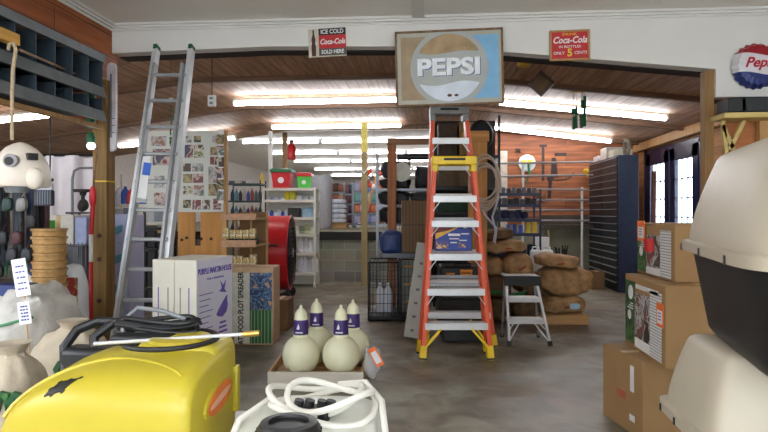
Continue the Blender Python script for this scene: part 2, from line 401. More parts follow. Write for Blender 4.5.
# glazed double door in the right wall: deep blue frames, white bars
door_frame = MB()
for y0, y1 in ((8.98, 9.1), (11.22, 11.34)): door_frame.bx(3.97, 4.05, y0, y1, .25, 2.42)
door_frame.bx(3.97, 4.05, 8.98, 11.34, 2.34, 2.42)
M_bluef = mat('blue_frame', (24, 32, 66), .35)
dr = struct('door_1', door_frame, M_bluef, bevel=.005)
for y0, y1 in ((9.1, 10.14), (10.18, 11.22)):
    lf = MB(); lf.bx(3.96, 4.02, y0, y0 + .2, .25, 2.34).bx(3.96, 4.02, y1 - .2, y1, .25, 2.34).bx(3.96, 4.02, y0, y1, 2.14, 2.34).bx(3.96, 4.02, y0, y1, .25, .6)
    leaf = struct('door_leaf', lf, M_bluef, bevel=.004, parent=dr)
    g = MB()
    for k in (1, 2): g.bx(3.975, 4.0, y0 + .2 + k * .213 - .01, y0 + .2 + k * .213 + .01, .6, 2.14)
    for k in range(1, 5): g.bx(3.975, 4.0, y0 + .2, y1 - .2, .6 + k * .308 - .01, .6 + k * .308 + .01)
    struct('glazing_bars', g, mat('glazing_white', (206, 214, 232), .5), parent=leaf)
    mg, ntg, bg = newmat('door_glass'); bg.inputs['Base Color'].default_value = (.9, .95, 1, 1); bg.inputs['Transmission Weight'].default_value = 1; bg.inputs['Roughness'].default_value = .05; bg.inputs['IOR'].default_value = 1.02
    struct('pane', MB().bx(4.003, 4.008, y0 + .2, y1 - .2, .6, 2.14), mg, parent=leaf)
# yard outside that door
struct('ground_outside', MB().bx(4.3, 40, -2, 60, -.15, -.05), mat('yard_gravel', (190, 190, 186), .9, var=.1))

# ------------------------------------------------------------------ fluorescent lights
def fixture(label, p0, p1, group=None, proto=[None]):
    """strip light between two hanging points"""
    p0 = Vector(p0); p1 = Vector(p1); L = (p1 - p0).length; c = (p0 + p1) / 2
    t = thing('fluorescent_light', label, 'ceiling light', c, math.atan2(p1.y - p0.y, p1.x - p0.x), group)
    t.rotation_euler = (0, -math.asin((p1.z - p0.z) / L), t.rotation_euler.z)
    h = MB(); h.bx(-L / 2, L / 2, -.022, .022, .034, .07).bx(-L / 2, -L / 2 + .03, -.035, .035, -.02, .03).bx(L / 2 - .03, L / 2, -.035, .035, -.02, .03)
    h.build('housing', M_white, t, bevel=.004)
    MB().cyl((-L / 2 + .03, 0, -.004), (L / 2 - .03, 0, -.004), .03, n=12).build('tube', M_tube, t)
    return t
lab_t = 'strip light on the boarded ceiling, '
fixture(lab_t + 'the one just beside the big faded square sign', at(233, 103.5, 8.75), at(398, 99.5, 8.55))
fixture(lab_t + 'behind the hanging green wind chimes', at(498, 102.5, 8.4), at(668, 118.5, 8.2))
fixture(lab_t + 'its end showing between thermometer and ladder', at(-26, 116, 8.9), at(141, 104, 8.8))
fixture('white strip light seen under the dark pigeonhole unit', at(-60, 127, 7.5), at(57, 114, 7.4))
fixture(lab_t + 'second back, above the wooden post', at(271, 127.5, 11.3), at(402, 125.5, 11.1))
fixture(lab_t + 'second back, above the tool wall', at(488, 127, 10.9), at(612, 141.5, 10.6))
fixture(lab_t + 'second back, behind the aluminium ladder', at(118, 146, 11.6), at(236, 138, 11.4))
# unseen lights behind the viewer, put in to light the front room
for x in (-1.3, 1.5):
    fixture('unseen strip light on the plain front room ceiling', (x, -1.6, 2.86), (x, .6, 2.86), 'unseen front room strip lights')
for py, t, k in ((139, 18, 3), (152, 21.5, 3), (162, 25, 3), (169, 29.5, 3), (175, 34.5, 3)):
    zz = 3.47
    for j in range(k):
        x0 = -5.85 + 2.5 * j
        fixture('white strip light in rows on the pale ceiling of the raised rear room', (x0, t, zz), (x0 + 2.42, t, zz), 'rear room strip lights')
# ------------------------------------------------------------------ signs on the header wall
def sign_board(name, label, x0, x1, z0, z1, m, frame=None, roll=0., y=4.985, fw=.012):
    """flat tin sign; local x to the right, local z up, face towards -y"""
    t = thing(name, label, 'sign', ((x0 + x1) / 2, y, (z0 + z1) / 2)); t.rotation_euler = (0, roll, 0)
    W, H = (x1 - x0) / 2, (z1 - z0) / 2
    MB().bx(-W, W, -.006, .006, -H, H).build('board', m, t)
    if frame:
        f = MB(); f.bx(-W, W, -.014, .006, H - fw, H + .004).bx(-W, W, -.014, .006, -H - .004, -H + fw).bx(-W - .004, -W + fw, -.014, .006, -H, H).bx(W - fw, W + .004, -.014, .006, -H, H)
        f.build('frame', frame, t, bevel=.002)
    return t, W, H
def circ(r, n=40, a0=0., a1=2 * math.pi): return [(r * math.cos(a0 + (a1 - a0) * i / n), r * math.sin(a0 + (a1 - a0) * i / n)) for i in range(n + (0 if a1 - a0 > 6.28 else 1))]
def plate(poly, m, par, name, y=-.008, th=.002):
    return MB().prism(poly, (0, y, 0), X_, Z_, th).build(name, m, par, smooth=False)
# big faded cola sign
p0 = onY(396, 106, 4.9); p1 = onY(503, 29, 4.9)
M_sign = mat('faded_tin', (172, 170, 156), .6, var=.1, scale=6)
rust = mat('rust_stain', (166, 142, 108), .8, var=.25, scale=9)
pep, W, H = sign_board('tin_sign', 'large faded square cola sign reading PEPSI above the orange stepladders', p0.x, p1.x, p0.z, p1.z, M_sign, mat('rusty_rim', (120, 92, 66), .8, var=.3, scale=20), y=4.9, roll=R(-1.2), fw=.014)
MB().bx(-W + .05, W - .05, .006, .09, H - .12, H - .05).build('hanging_batten', M_beam, pep)
y_ = -.009
# blue field right, tan field left, both cut by the round emblem
def seg_field(x0, x1, h, r, n=24):
    pts = []
    right = x1 > 0
    xo, xi = (x1, x0) if right else (x0, x1)
    pts.append((xo, -h)); pts.append((xo, h))
    a_top = math.asin(min(1, h / r)) if h < r else math.pi / 2
    pts.append((math.copysign(max(.0, r * math.cos(a_top)), xo), h))
    for i in range(n + 1):
        a = a_top - 2 * a_top * i / n
        pts.append((math.copysign(r * math.cos(a), xo), r * math.sin(a)))
    pts.append((math.copysign(max(.0, r * math.cos(a_top)), xo), -h))
    return pts
Rr = W * .72; hh = H * .84
blue = mat('faded_blue', (122, 176, 212), .55, var=.08, scale=7); tan = mat('faded_tan', (160, 140, 112), .7, var=.14, scale=8)
def lune(sgn, h, r, xo, n=24):
    a = math.asin(min(.98, h / r)); inner = [(sgn * r * math.cos(-a + 2 * a * i / n), r * math.sin(-a + 2 * a * i / n)) for i in range(n + 1)]
    mbx = MB()
    for (xa, za), (xb, zb) in zip(inner, inner[1:]):
        q = [(xa, za), (sgn * xo, za), (sgn * xo, zb), (xb, zb)]
        mbx.prism(q if sgn > 0 else q[::-1], (0, y_, 0), X_, Z_, .002)
    return mbx
lune(1, hh, Rr * 1.01, W * .92).build('blue_field', blue, pep, smooth=False)
lune(-1, hh, Rr * 1.01, W * .90).build('tan_field', tan, pep, smooth=False)
plate(circ(Rr), mat('emblem_grey', (168, 172, 168), .55, var=.07, scale=6), pep, 'emblem', y=-.008, th=.001)
def wave(top, n=20):                        # the two coloured caps of the round emblem
    r = Rr * .88; a0 = R(28); pts = []
    if top:
        pts = [(r * math.cos(a), r * math.sin(a)) for a in [a0 + (math.pi - 2 * a0) * i / n for i in range(n + 1)]]
        xa, xb, z0 = pts[-1][0], pts[0][0], r * math.sin(a0)
        pts += [(xa + (xb - xa) * i / n, z0 - .012 * math.sin(2 * math.pi * i / n) - .006) for i in range(1, n)]
    else:
        pts = [(r * math.cos(a), r * math.sin(a)) for a in [math.pi + a0 + (math.pi - 2 * a0) * i / n for i in range(n + 1)]]
        xa, xb, z0 = pts[-1][0], pts[0][0], -r * math.sin(a0)
        pts += [(xa + (xb - xa) * i / n, z0 + .018 * math.sin(2 * math.pi * i / n)) for i in range(1, n)]
    return pts
plate(wave(True), rust, pep, 'upper_cap', y=-.011)
plate(wave(False), mat('emblem_white', (208, 216, 226), .5, var=.08, scale=7), pep, 'lower_cap', y=-.011)
sh = mat('letter_shadow', (86, 110, 150), .5)
text('PEPSI', .19, sh, pep, (.004, -.0115, -.006), X_, Z_, bold=.007, sx=1.25)
text('PEPSI', .19, mat('letter_white', (226, 230, 232), .5), pep, (-.004, -.0135, .0), X_, Z_, bold=.007, sx=1.25)
for k in range(2): MB().sup((.0 + .055 * k, -.0125, -Rr * .73), (.022, .002, .013), nu=10, nv=6, jit=.3).build('rust_spot', mat('rust_dark', (84, 58, 46), .9), pep)
# small red, black and white sign on the left
p0 = onY(308.5, 57, 4.98); p1 = onY(346, 28, 4.98)
cs, W, H = sign_board('tin_sign', 'small sign with a bottle picture and a red band reading Coca-Cola between two black bands', p0.x, p1.x, p0.z, p1.z, mat('sign_cream', (196, 190, 170), .6), None, y=4.985, roll=R(-2))
xl = -W + .09
for nm, m, z0, z1 in (('upper_band', M_ink, H * .52, H), ('red_band', mat('sign_red', (186, 36, 38), .5), -H * .42, H * .52), ('lower_band', mat('sign_grey', (74, 74, 70), .6), -H, -H * .42)):
    MB().bx(xl, W, -.009, -.006, z0 if nm != 'lower_band' else -H * .92, z1).build(nm, m, cs)
text('ICE COLD', .05, M_paper, cs, ((xl + W) / 2, -.0105, H * .75), X_, Z_, sx=.88, bold=.001)
text('Coca-Cola', .064, M_paper, cs, ((xl + W) / 2, -.0105, H * .04), X_, Z_, shear=.3, sx=.78, bold=.0015)
text('SOLD HERE', .046, M_paper, cs, ((xl + W) / 2, -.0105, -H * .68), X_, Z_, sx=.82, bold=.001)
bo = MB(); bo.prism([(.02 * a, b * .118) for a, b in ((-.9, -.95), (.9, -.95), (1, -.3), (.75, 0), (.9, .25), (.35, .6), (.3, .95), (-.3, .95), (-.35, .6), (-.9, .25), (-.75, 0), (-1, -.3))], (-W + .045, -.009, 0), X_, Z_, .002)
bo.build('bottle_picture', mat('bottle_brown', (72, 34, 30), .4), cs, smooth=False)
MB().bx(-W + .02, -W + .07, -.0105, -.0085, -.012, .004).build('bottle_label', M_paper, cs)
# red sign with tan rim
p0 = onY(550, 60.5, 4.98); p1 = onY(589.5, 30, 4.98)
rs, W, H = sign_board('tin_sign', 'red rectangular sign with tan rim reading Coca-Cola and a yellow 5', p0.x, p1.x, p0.z, p1.z, MATS['sign_red'], mat('tan_rim', (176, 140, 90), .7), y=4.985, roll=R(-1), fw=.012)
sy = mat('sign_yellow', (230, 190, 50), .5)
text('DRINK', .03, sy, rs, (0, -.0085, H * .74), X_, Z_, sx=1.3)
text('Coca-Cola', .075, M_paper, rs, (0, -.0085, H * .34), X_, Z_, shear=.3, sx=.85, bold=.0015)
text('IN BOTTLES', .028, M_paper, rs, (0, -.0085, -H * .1), X_, Z_, sx=1.2)
text('ONLY', .034, M_paper, rs, (-W * .55, -.0085, -H * .52), X_, Z_)
text('5', .085, sy, rs, (0, -.0085, -H * .52), X_, Z_, bold=.003)
text('CENTS', .034, M_paper, rs, (W * .55, -.0085, -H * .52), X_, Z_)
# bottle cap sign
c = onY(758.5, 65, 4.93); r = .19
cap = thing('bottle_cap_sign', 'round bottle cap sign in red, white and blue with red script', 'sign', c)
n = 42; pts = [((r * (1 if i % 2 else .93)) * math.cos(2 * math.pi * i / n), (r * (1 if i % 2 else .93)) * math.sin(2 * math.pi * i / n)) for i in range(n)]
mb = MB(); k = n
vs = [(a, .05, b) for a, b in pts] + [(a * .86, -.012, b * .86) for a, b in pts] + [(a * .6, -.022, b * .6) for a, b in pts]
mb.add(vs, [(i, (i + 1) % n, n + (i + 1) % n, n + i) for i in range(n)] + [(n + i, n + (i + 1) % n, 2 * n + (i + 1) % n, 2 * n + i) for i in range(n)] + [tuple(range(2 * n, 3 * n))])
mcap, nt, b = newmat('cap_enamel'); b.inputs['Roughness'].default_value = .35
sp = nt.nodes.new('ShaderNodeSeparateXYZ'); tc = nt.nodes.new('ShaderNodeTexCoord'); nt.links.new(tc.outputs['Object'], sp.inputs[0])
sn = nt.nodes.new('ShaderNodeMath'); sn.operation = 'SINE'; mu = nt.nodes.new('ShaderNodeMath'); mu.operation = 'MULTIPLY'; mu.inputs[1].default_value = 12
nt.links.new(sp.outputs[0], mu.inputs[0]); nt.links.new(mu.outputs[0], sn.inputs[0])
ma = nt.nodes.new('ShaderNodeMath'); ma.operation = 'MULTIPLY_ADD'; ma.inputs[1].default_value = .018; nt.links.new(sn.outputs[0], ma.inputs[0]); nt.links.new(sp.outputs[2], ma.inputs[2])
rp = nt.nodes.new('ShaderNodeValToRGB'); rp.color_ramp.interpolation = 'CONSTANT'; mr = nt.nodes.new('ShaderNodeMapRange'); mr.inputs[1].default_value = -.2; mr.inputs[2].default_value = .2
nt.links.new(ma.outputs[0], mr.inputs[0]); nt.links.new(mr.outputs[0], rp.inputs['Fac'])
e = rp.color_ramp.elements; e[0].position = 0; e[0].color = (*rgb(18, 40, 110), 1); e[1].position = .32; e[1].color = (*rgb(214, 210, 214), 1); q = e.new(.70); q.color = (*rgb(150, 22, 34), 1)
nt.links.new(rp.outputs['Color'], b.inputs['Base Color'])
mb.build('cap', mcap, cap, smooth=False)
text('Pepsi', .11, mat('cap_red', (180, 26, 44), .4), cap, (-.0, -.0235, .015), X_, Z_, shear=.35, bold=.003)

# ------------------------------------------------------------------ extension ladder leaning on the header
top_l, top_r = onY(156, 53, 4.93), onY(191, 53, 4.93)
b_l, b_r = fl(107.5, 4.35, 0), fl(153.5, 4.35, 0)
up = (top_l - b_l).normalized()
t = thing('extension_ladder', 'tall aluminium extension ladder leaning against the white header wall', 'ladder', b_l.copy())
w_ = Vector((top_r - top_l)); 
for a, c in ((b_l, top_l), (b_r, top_r)):
    f = MB(); f.bar(a, c + (c - a).normalized() * .03, .04, .075, up=Y_)
    o = f.build('rail', M_alu, t, world=True, bevel=.004)
    MB().bar(c + up * .02, c + up * .07, .034, .08, up=Y_).build('end_cap', M_dgreen, o, world=True, bevel=.006)
    MB().bar(a, a + up * .1, .04, .09, up=Y_).build('foot', M_black, o, world=True, bevel=.004)
# inner fly section, slightly narrower
for s_, a, c in ((1, b_l, top_l), (-1, b_r, top_r)):
    o_ = Vector((.035 * s_, -.05, 0))
    MB().bar(a + o_ + up * .45, c + o_ - up * .12, .024, .06, up=Y_).build('fly_rail', M_alud, t, world=True, bevel=.003)
L = (top_l - b_l).length; k = 0
for i in range(1, 13):
    f_ = (i * .238 - .06) / L
    if f_ > .985: break
    p = b_l.lerp(top_l, f_) + Vector((0, -.03, 0)); q = b_r.lerp(top_r, f_) + Vector((0, -.03, 0))
    MB().bar(p, q, .04, .03, up=Z_).build('rung', M_alud, t, world=True, bevel=.008)
lb = b_l.lerp(top_l, .515) + Vector((.085, -.06, 0)); lb2 = b_l.lerp(top_l, .60) + Vector((.08, -.06, 0))
pl = MB(); pl.bar(lb, b_l.lerp(top_l, .655) + Vector((.07, -.06, 0)), .08, .003, up=Y_)
o = pl.build('caution_label', M_paper, t, world=True)
MB().bar(lb2 + Vector((0.015, -.004, -.01)), lb2 + Vector((.03, -.004, .09)), .065, .002, up=Y_).build('label_corner', mat('label_blue', (30, 90, 190), .5), o, world=True)
MB().bar(lb + Vector((.01, -.004, .0)), lb + Vector((.015, -.004, .03)), .085, .002, up=Y_).build('label_barcode', stripes('barcode', (20, 20, 20), (230, 230, 230), 'x', 160), o, world=True)

# ------------------------------------------------------------------ stepladders
def stepladder(name, label, tL, wt, wb, Hh, tops, steps, spread, rail_m, top_m, cxt, cxb, feet, cap_w=None, brace=True):
    """front rails from (cxb, depth tL) to the cap; pixel columns give the middle"""
    base = fl(cxb, tL); topc = fl(cxt, tL + spread * .55, Hh)
    ux = Vector((CY, SY, 0)); uy = Vector((-SY, CY, 0))
    t = thing(name, label, 'ladder', base.copy())
    F0, F1 = [base + ux * s * wb / 2 for s in (-1, 1)], [topc + ux * s * wt / 2 for s in (-1, 1)]
    back = base + uy * spread + ux * .0
    B0 = [back + ux * s * (wb / 2 + .01) for s in (-1, 1)]; B1 = [topc + uy * .06 + ux * s * (wt / 2) for s in (-1, 1)]
    for A, Bt, nm, dd in ((F0, F1, 'front_rail', .07), (B0, B1, 'rear_rail', .05)):
        for a, c_ in zip(A, Bt):
            o = MB().bar(a, c_, .042, dd, up=uy).build(nm, rail_m, t, world=True, bevel=.004)
            if feet is not None:
                d = (c_ - a).normalized()
                MB().bar(a - d * .01, a + d * .12, .06, dd + .03, up=uy).build('foot', feet, o, world=True, bevel=.006)
                mb2 = MB()
                MB().bar(a, a + d * .015, .068, dd + .038, up=uy).build('foot_pad', M_black, o, world=True)
    for z in steps:
        f_ = z / Hh; a = F0[0].lerp(F1[0], f_); c_ = F0[1].lerp(F1[1], f_)
        st = MB(); st.bar(a + uy * .02, c_ + uy * .02, .1, .022, up=Z_); st.bar(a - uy * .034 - Z_ * .022, c_ - uy * .034 - Z_ * .022, .012, .06, up=Z_)
        so = st.build('step', mat('step_alu', (214, 216, 216), .4, .3, var=.05), t, world=True, bevel=.003)
        for p, d in ((a, 1), (c_, -1)):
            if z > .4: MB().bar(p + Vector((0, 0, -.13)) - uy * .038, p + ux * d * .075 + Vector((0, 0, -.03)) - uy * .038, .006, .024, up=uy).build('step_brace', MATS['step_alu'], so, world=True)
    if brace:
        z = steps[0]; f_ = z / Hh; a = F0[0].lerp(F1[0], f_); c_ = F0[1].lerp(F1[1], f_)
        for p, q, d in ((F0[0].lerp(F1[0], .05), a, 1), (F0[1].lerp(F1[1], .05), c_, -1)):
            MB().bar(p - uy * .03 + ux * .0, q + ux * d * .14 - uy * .03 - Z_ * .045, .02, .04, up=uy).build('knee_brace', M_yel2, t, world=True, bevel=.003)
        for p, q, d in ((B0[0].lerp(B1[0], .06), B0[0].lerp(B1[0], .17), 1), (B0[1].lerp(B1[1], .06), B0[1].lerp(B1[1], .17), -1)):
            MB().bar(p, q + ux * d * .13, .02, .035, up=uy).build('knee_brace', M_yel2, t, world=True, bevel=.003)
    for z in [s_ + .02 for s_ in steps[1::2]]:
        f_ = z / Hh; MB().bar(B0[0].lerp(B1[0], f_), B0[1].lerp(B1[1], f_), .02, .03).build('rear_bar', M_alud, t, world=True)
    cw = (cap_w or wt + .06) / 2
    cp = MB(); c0 = topc + uy * .03
    M3 = Matrix.Rotation(YAW, 3, 'Z')
    cp.box(c0 + Z_ * .0, (cw * 2, .17, .08), M=M3); 
    for s in (-1, 1): cp.box(c0 + ux * s * (cw - .03) - Z_ * .06, (.055, .15, .09), M=M3)
    co = cp.build('top_cap', top_m, t, world=True, bevel=.012)
    MB().box(c0 - uy * .087 + Z_ * .01, (cw * .95, .004, .02), M=M3).build('nameplate', M_ink, co, world=True)
    return t, F0, F1, ux, uy
stepladder('stepladder', 'shorter orange stepladder with a bright yellow top cap and yellow feet', 5.22, .345, .60, 1.765, 0, (.31, .61, .92, 1.215, 1.44), .24, M_or, M_yel2, 454, 456.5, M_yel2)
stepladder('stepladder', 'tallest orange stepladder with a grey top cap rising under the faded sign', 5.72, .32, .66, 2.30, 0, (.32, .63, .92, 1.18, 1.47, 1.76, 2.02), .22, M_or, mat('cap_grey', (150, 154, 154), .5), 449, 460, M_yel2, brace=False)

# little black topped step stool
t0 = fl(529, 5.72); ux = Vector((CY, SY, 0)); uy = Vector((-SY, CY, 0))
s = thing('step_stool', 'low folding aluminium step stool with a black top in front of brown sacks', 'step stool', t0.copy())
Hs = .66; ts = t0 + uy * .12 + Z_ * Hs - ux * .055
for d, xb in ((-1, .19), (1, .21)):
    a = t0 + ux * d * xb; c_ = ts + ux * d * .145
    o = MB().bar(a, c_, .022, .05, up=uy).build('leg', M_alu, s, world=True, bevel=.003)
    MB().bar(a - Z_ * 0, a + (c_ - a).normalized() * .05, .035, .06, up=uy).build('rubber_foot', M_black, o, world=True, bevel=.004)
    a2 = t0 + uy * .42 + ux * d * (xb - .01)
    o = MB().bar(a2, c_ + uy * .04, .018, .03, up=uy).build('leg', M_alud, s, world=True, bevel=.003)
    MB().bar(a2, a2 + Z_ * .04, .03, .04, up=uy).build('rubber_foot', M_black, o, world=True)
    for zf in (.12, .3):
        pass
    MB().bar(t0.lerp(ts, .08) + ux * d * .19 - uy * .02, t0.lerp(ts, .36) + ux * d * .06 - uy * .02, .01, .02, up=uy).build('brace', M_alu, s, world=True)
    MB().bar(t0.lerp(ts, .24) + ux * d * .175 - uy * .02, t0.lerp(ts, .36) + ux * d * .11 - uy * .02, .01, .016, up=uy).build('brace', M_alu, s, world=True)
for f_ in (.37, .68):
    c0 = t0.lerp(ts, f_); wd = .19 + (.145 - .19) * f_
    st = MB(); st.bar(c0 - ux * wd + uy * .05, c0 + ux * wd + uy * .05, .18, .02, up=Z_); st.bar(c0 - ux * wd - uy * .03 - Z_ * .01, c0 + ux * wd - uy * .03 - Z_ * .01, .012, .045, up=Z_)
    st.build('step', M_alu, s, world=True, bevel=.003)
tp = MB(); tp.box(ts + uy * .03, (.36, .24, .03), M=Matrix.Rotation(YAW, 3, 'Z')); tp.box(ts - uy * .085 - Z_ * .035, (.36, .015, .09), M=Matrix.Rotation(YAW, 3, 'Z'))
tp.build('top_step', M_black, s, world=True, bevel=.008)

# ------------------------------------------------------------------ carton stack on the right
def carton(label, loc, size, rz, m=M_card, group=None, name='cardboard_box', tape=True, cat='box'):
    """local: origin at base centre"""
    t = thing(name, label, cat, loc, rz, group); x, y, z = size
    MB().bx(-x / 2, x / 2, -y / 2, y / 2, 0, z).build('carton', m, t, bevel=.006)
    if tape:
        k = MB(); k.bx(-x / 2 - .0015, x / 2 + .0015, -.025, .025, z, z + .0015) if x > y else k.bx(-.025, .025, -y / 2 - .0015, y / 2 + .0015, z, z + .0015)
        k.build('packing_tape', mat('packing_tape', (196, 164, 112), .3), t)
    return t
def face_panel(t, m, name, face, a0, a1, b0, b1, size, off=.002):
    """rectangle on a side face; a along the face (-.5...5), b height fraction"""
    x, y, z = size
    if face == '-x': mb = MB().bx(-x / 2 - off, -x / 2, a0 * y, a1 * y, b0 * z, b1 * z)
    if face == '+x': mb = MB().bx(x / 2, x / 2 + off, a0 * y, a1 * y, b0 * z, b1 * z)
    if face == '-y': mb = MB().bx(a0 * x, a1 * x, -y / 2 - off, -y / 2, b0 * z, b1 * z)
    return mb.build(name, m, t)
sizeB = (.5, .47, .455)
A = Vector((1.107, 3.90, 0)); d = (Vector((1.196, 3.44, 0)) - A).normalized(); ang = math.atan2(d.x, -d.y)     # far-left edge, runs towards the viewer
cB = A + d * sizeB[1] / 2 + Vector((-d.y, d.x, 0)) * sizeB[0] / 2
bb = carton('plain brown cardboard box at the bottom of the three box stack', (cB.x, cB.y, 0), sizeB, math.atan2(d.x, -d.y))
face_panel(bb, mat('red_print', (170, 84, 64), .7), 'red_mark', '-x', -.1, .1, .4, .5, sizeB)
face_panel(bb, M_paper, 'shipping_label', '-x', -.3, -.22, .55, .88, sizeB, off=.003)
face_panel(bb, M_paper, 'lot_sticker', '-x', -.32, -.2, .17, .25, sizeB)
pic1 = picture('garden_picture', [(30, 34, 30), (60, 52, 50), (150, 140, 140), (200, 196, 196), (64, 80, 50), (120, 60, 54)], 11, 3.)
lines = stripes('print_lines', (220, 220, 218), (160, 162, 164), 'z', 60, .6)
grn = picture('green_print', [(18, 62, 34), (24, 80, 42), (70, 120, 60), (20, 54, 32)], 7, 1.)
def spreader_print(t, size, lab):
    face_panel(t, grn, 'green_panel', '-x', .22, .48, .06, .92, size)
    face_panel(t, pic1, 'photo_panel', '-x', -.16, .22, .17, .78, size)
    face_panel(t, lines, 'text_panel', '-x', -.42, -.16, .04, .88, size)
    face_panel(t, M_paper, 'white_panel', '-x', -.16, .22, .04, .17, size)
    f = MB(); f.cyl((-size[0] / 2 - .004, .33 * size[1], .76 * size[2]), (-size[0] / 2, .33 * size[1], .76 * size[2]), .045, n=20); f.build('round_mark', M_paper, t)
    f = MB(); f.cyl((-size[0] / 2 - .004, .36 * size[1], .44 * size[2]), (-size[0] / 2, .36 * size[1], .44 * size[2]), .03, n=20); f.build('round_mark', M_paper, t)
    for i in range(3): face_panel(t, M_paper, 'printed_line', '-x', .26, .42 - .04 * i, .53 + .035 * i, .545 + .035 * i, size, off=.003)
def price_tag(t, size, a, b, w_=.1, h=.13, body='39.99'):
    x, y, z = size
    f = MB(); f.bx(-x / 2 - .005, -x / 2 - .002, a * y - w_ / 2, a * y + w_ / 2, b * z - h / 2, b * z + h / 2); o = f.build('price_tag', mat('tag_orange', (244, 120, 50), .5), t)
    MB().bx(-x / 2 - .007, -x / 2 - .005, a * y - w_ * .34, a * y + w_ * .34, b * z - h * .36, b * z + h * .2).build('tag_paper', M_paper, o)
    for i in range(3): MB().bx(-x / 2 - .0085, -x / 2 - .007, a * y - w_ * .22, a * y + w_ * .2, b * z + h * (-.2 + .13 * i), b * z + h * (-.16 + .13 * i)).build('written_line', mat('pen_blue', (60, 70, 150), .6), o)
sizeM = (.42, .66, .448)
mm = carton('brown picture box with orange tag, middle of the three box stack', (1.26 + .21, 3.28 + .33, .456), sizeM, 0)
spreader_print(mm, sizeM, 0); price_tag(mm, sizeM, -.4, .62)
face_panel(mm, M_paper, 'top_strip', '-x', -.35, .2, .84, .9, sizeM)
sizeT = (.36, .60, .325)
tt = carton('brown picture box with red bucket photo, topmost of the stack by the pet carrier', (1.355 + .18, 3.40 + .30, .906), sizeT, 0)
spreader_print(tt, sizeT, 0); price_tag(tt, sizeT, .36, .84, .13, .13)
f = MB(); f.cyl((-.184, .04, .15), (-.184, .04, .23), .035, .045, n=14); f.build('bucket_picture', mat('print_red', (190, 40, 40), .5), tt)
for i in range(2):
    face_panel(tt, M_paper, 'printed_line', '-x', .12, .3, .955, .975, sizeT)
# ------------------------------------------------------------------ pet carriers
def carrier(name, label, loc, rz, L, Wd, Hh, rim, low_m, up_m, lower_h=None):
    """moulded pet carrier: local x is its length; rim at height rim"""
    t = thing(name, label, 'pet carrier', loc, rz)
    def shell(z0, z1, s0, s1, e, th=8):
        mb = MB(); rings = []; N = 48
        for j in range(th + 1):
            f_ = j / th; z = z0 + (z1 - z0) * f_; sc = s0 + (s1 - s0) * (f_ ** 1.5 if z1 > z0 else f_)
            rings.append((z, sc))
        if z1 > z0: rings += [(z1 + .012, s1 - .03), (z1 + .022, s1 - .09), (z1 + .026, s1 - .3), (z1 + .027, .02)]
        else: rings += [(z1 - .012, s1 - .03), (z1 - .016, s1 - .1), (z1 - .016, .02)]
        vs = []
        for z, sc in rings:
            for i in range(N):
                a = 2 * math.pi * i / N; q = lambda v: math.copysign(abs(v) ** .28, v)
                gx = q(math.cos(a)); gy = q(math.sin(a)); 
                dx = (1 - sc) * Wd / 2
                vs.append((gx * (L / 2 - dx), gy * (Wd / 2 - dx), z))
        fs = []
        for j in range(len(rings) - 1):
            for i in range(N): fs.append((j * N + i, j * N + (i + 1) % N, (j + 1) * N + (i + 1) % N, (j + 1) * N + i))
        fs.append(tuple(range((len(rings) - 1) * N, len(rings) * N)))
        mb.add(vs, fs if z1 > z0 else [f[::-1] for f in fs]); return mb
    shell(rim, Hh - .027, 1., .72, 0).build('upper_shell', up_m, t, ang=50)
    shell(rim, .016, .97, .80, 0).build('lower_shell', low_m, t, ang=50)
    rm = MB(); N = 48; q = lambda v: math.copysign(abs(v) ** .28, v)
    vs = []
    for k, (o_, z) in enumerate(((0, -.022), (.022, -.022), (.022, .012), (0, .016))):
        for i in range(N):
            a = 2 * math.pi * i / N; vs.append((q(math.cos(a)) * (L / 2 + o_), q(math.sin(a)) * (Wd / 2 + o_), rim + z))
    rm.add(vs, [(j * N + i, j * N + (i + 1) % N, ((j + 1) % 4) * N + (i + 1) % N, ((j + 1) % 4) * N + i) for j in range(4) for i in range(N)])
    ro = rm.build('rim', up_m, t, ang=40)
    for s in (-1, 1):
        for fx in (-.36, -.05, .28):
            MB().bx(fx * L - .006, fx * L + .006, s * (Wd / 2 + .024) - .002, s * (Wd / 2 + .024) + .002, rim - .024, rim + .002).build('latch_slot', M_black, ro)
    # rib lines on the sides
    for k, f_ in enumerate((.3, .62)):
        z = rim + (Hh - rim) * f_; sc = 1 - .28 * f_; pts = []
        for i in range(N):
            a = 2 * math.pi * i / N; dx = (1 - sc) * Wd / 2
            pts.append((q(math.cos(a)) * (L / 2 - dx + .0005), q(math.sin(a)) * (Wd / 2 - dx + .0005), z))
        MB().tube(pts, .0014, 6, closed=True).build('moulded_rib', up_m, t)
    return t
wd = R(14)
# upper carrier: far-left corner fixed from the picture, long axis runs towards the viewer on the right
def carrier_from_corner(corner, ang, L, Wd):
    ax = Vector((-math.sin(ang), -math.cos(ang), 0)); ay = Vector((math.cos(ang), -math.sin(ang), 0))   # towards viewer / to the right
    return corner + ax * L / 2 + ay * Wd / 2, math.atan2(ax.y, ax.x)
angc = R(13)
cor = fl(681, 2.42); cen, rz = carrier_from_corner(cor, angc, 1.05, .62)
zb = .852
up_c = carrier('pet_carrier', 'large pet carrier with cream upper shell over black base, topmost at the side', (cen.x, cen.y, zb), rz, 1.05, .62, .67, .325, M_black, M_beige)
cor = fl(661, 2.32); cen, rz = carrier_from_corner(cor, R(4), .50, .42)
lo_c = carrier('pet_carrier', 'smaller all cream pet carrier with slotted top beneath the black based one', (cen.x, cen.y, .452), rz, .50, .42, .395, .115, M_beige, M_beige)
for k in range(4):
    MB().bx(-.11 + .028 * k, -.098 + .028 * k, -.05, .05, .3935, .3965).build('vent_slot', mat('slot_shadow', (120, 112, 96), .7), lo_c)
MB().cyl((-.255, .1, .16), (-.25, .1, .16), .02, n=16).build('round_sticker', M_paper, lo_c)
b3 = fl(700, 2.15); sz3 = (.55, .6, .44)
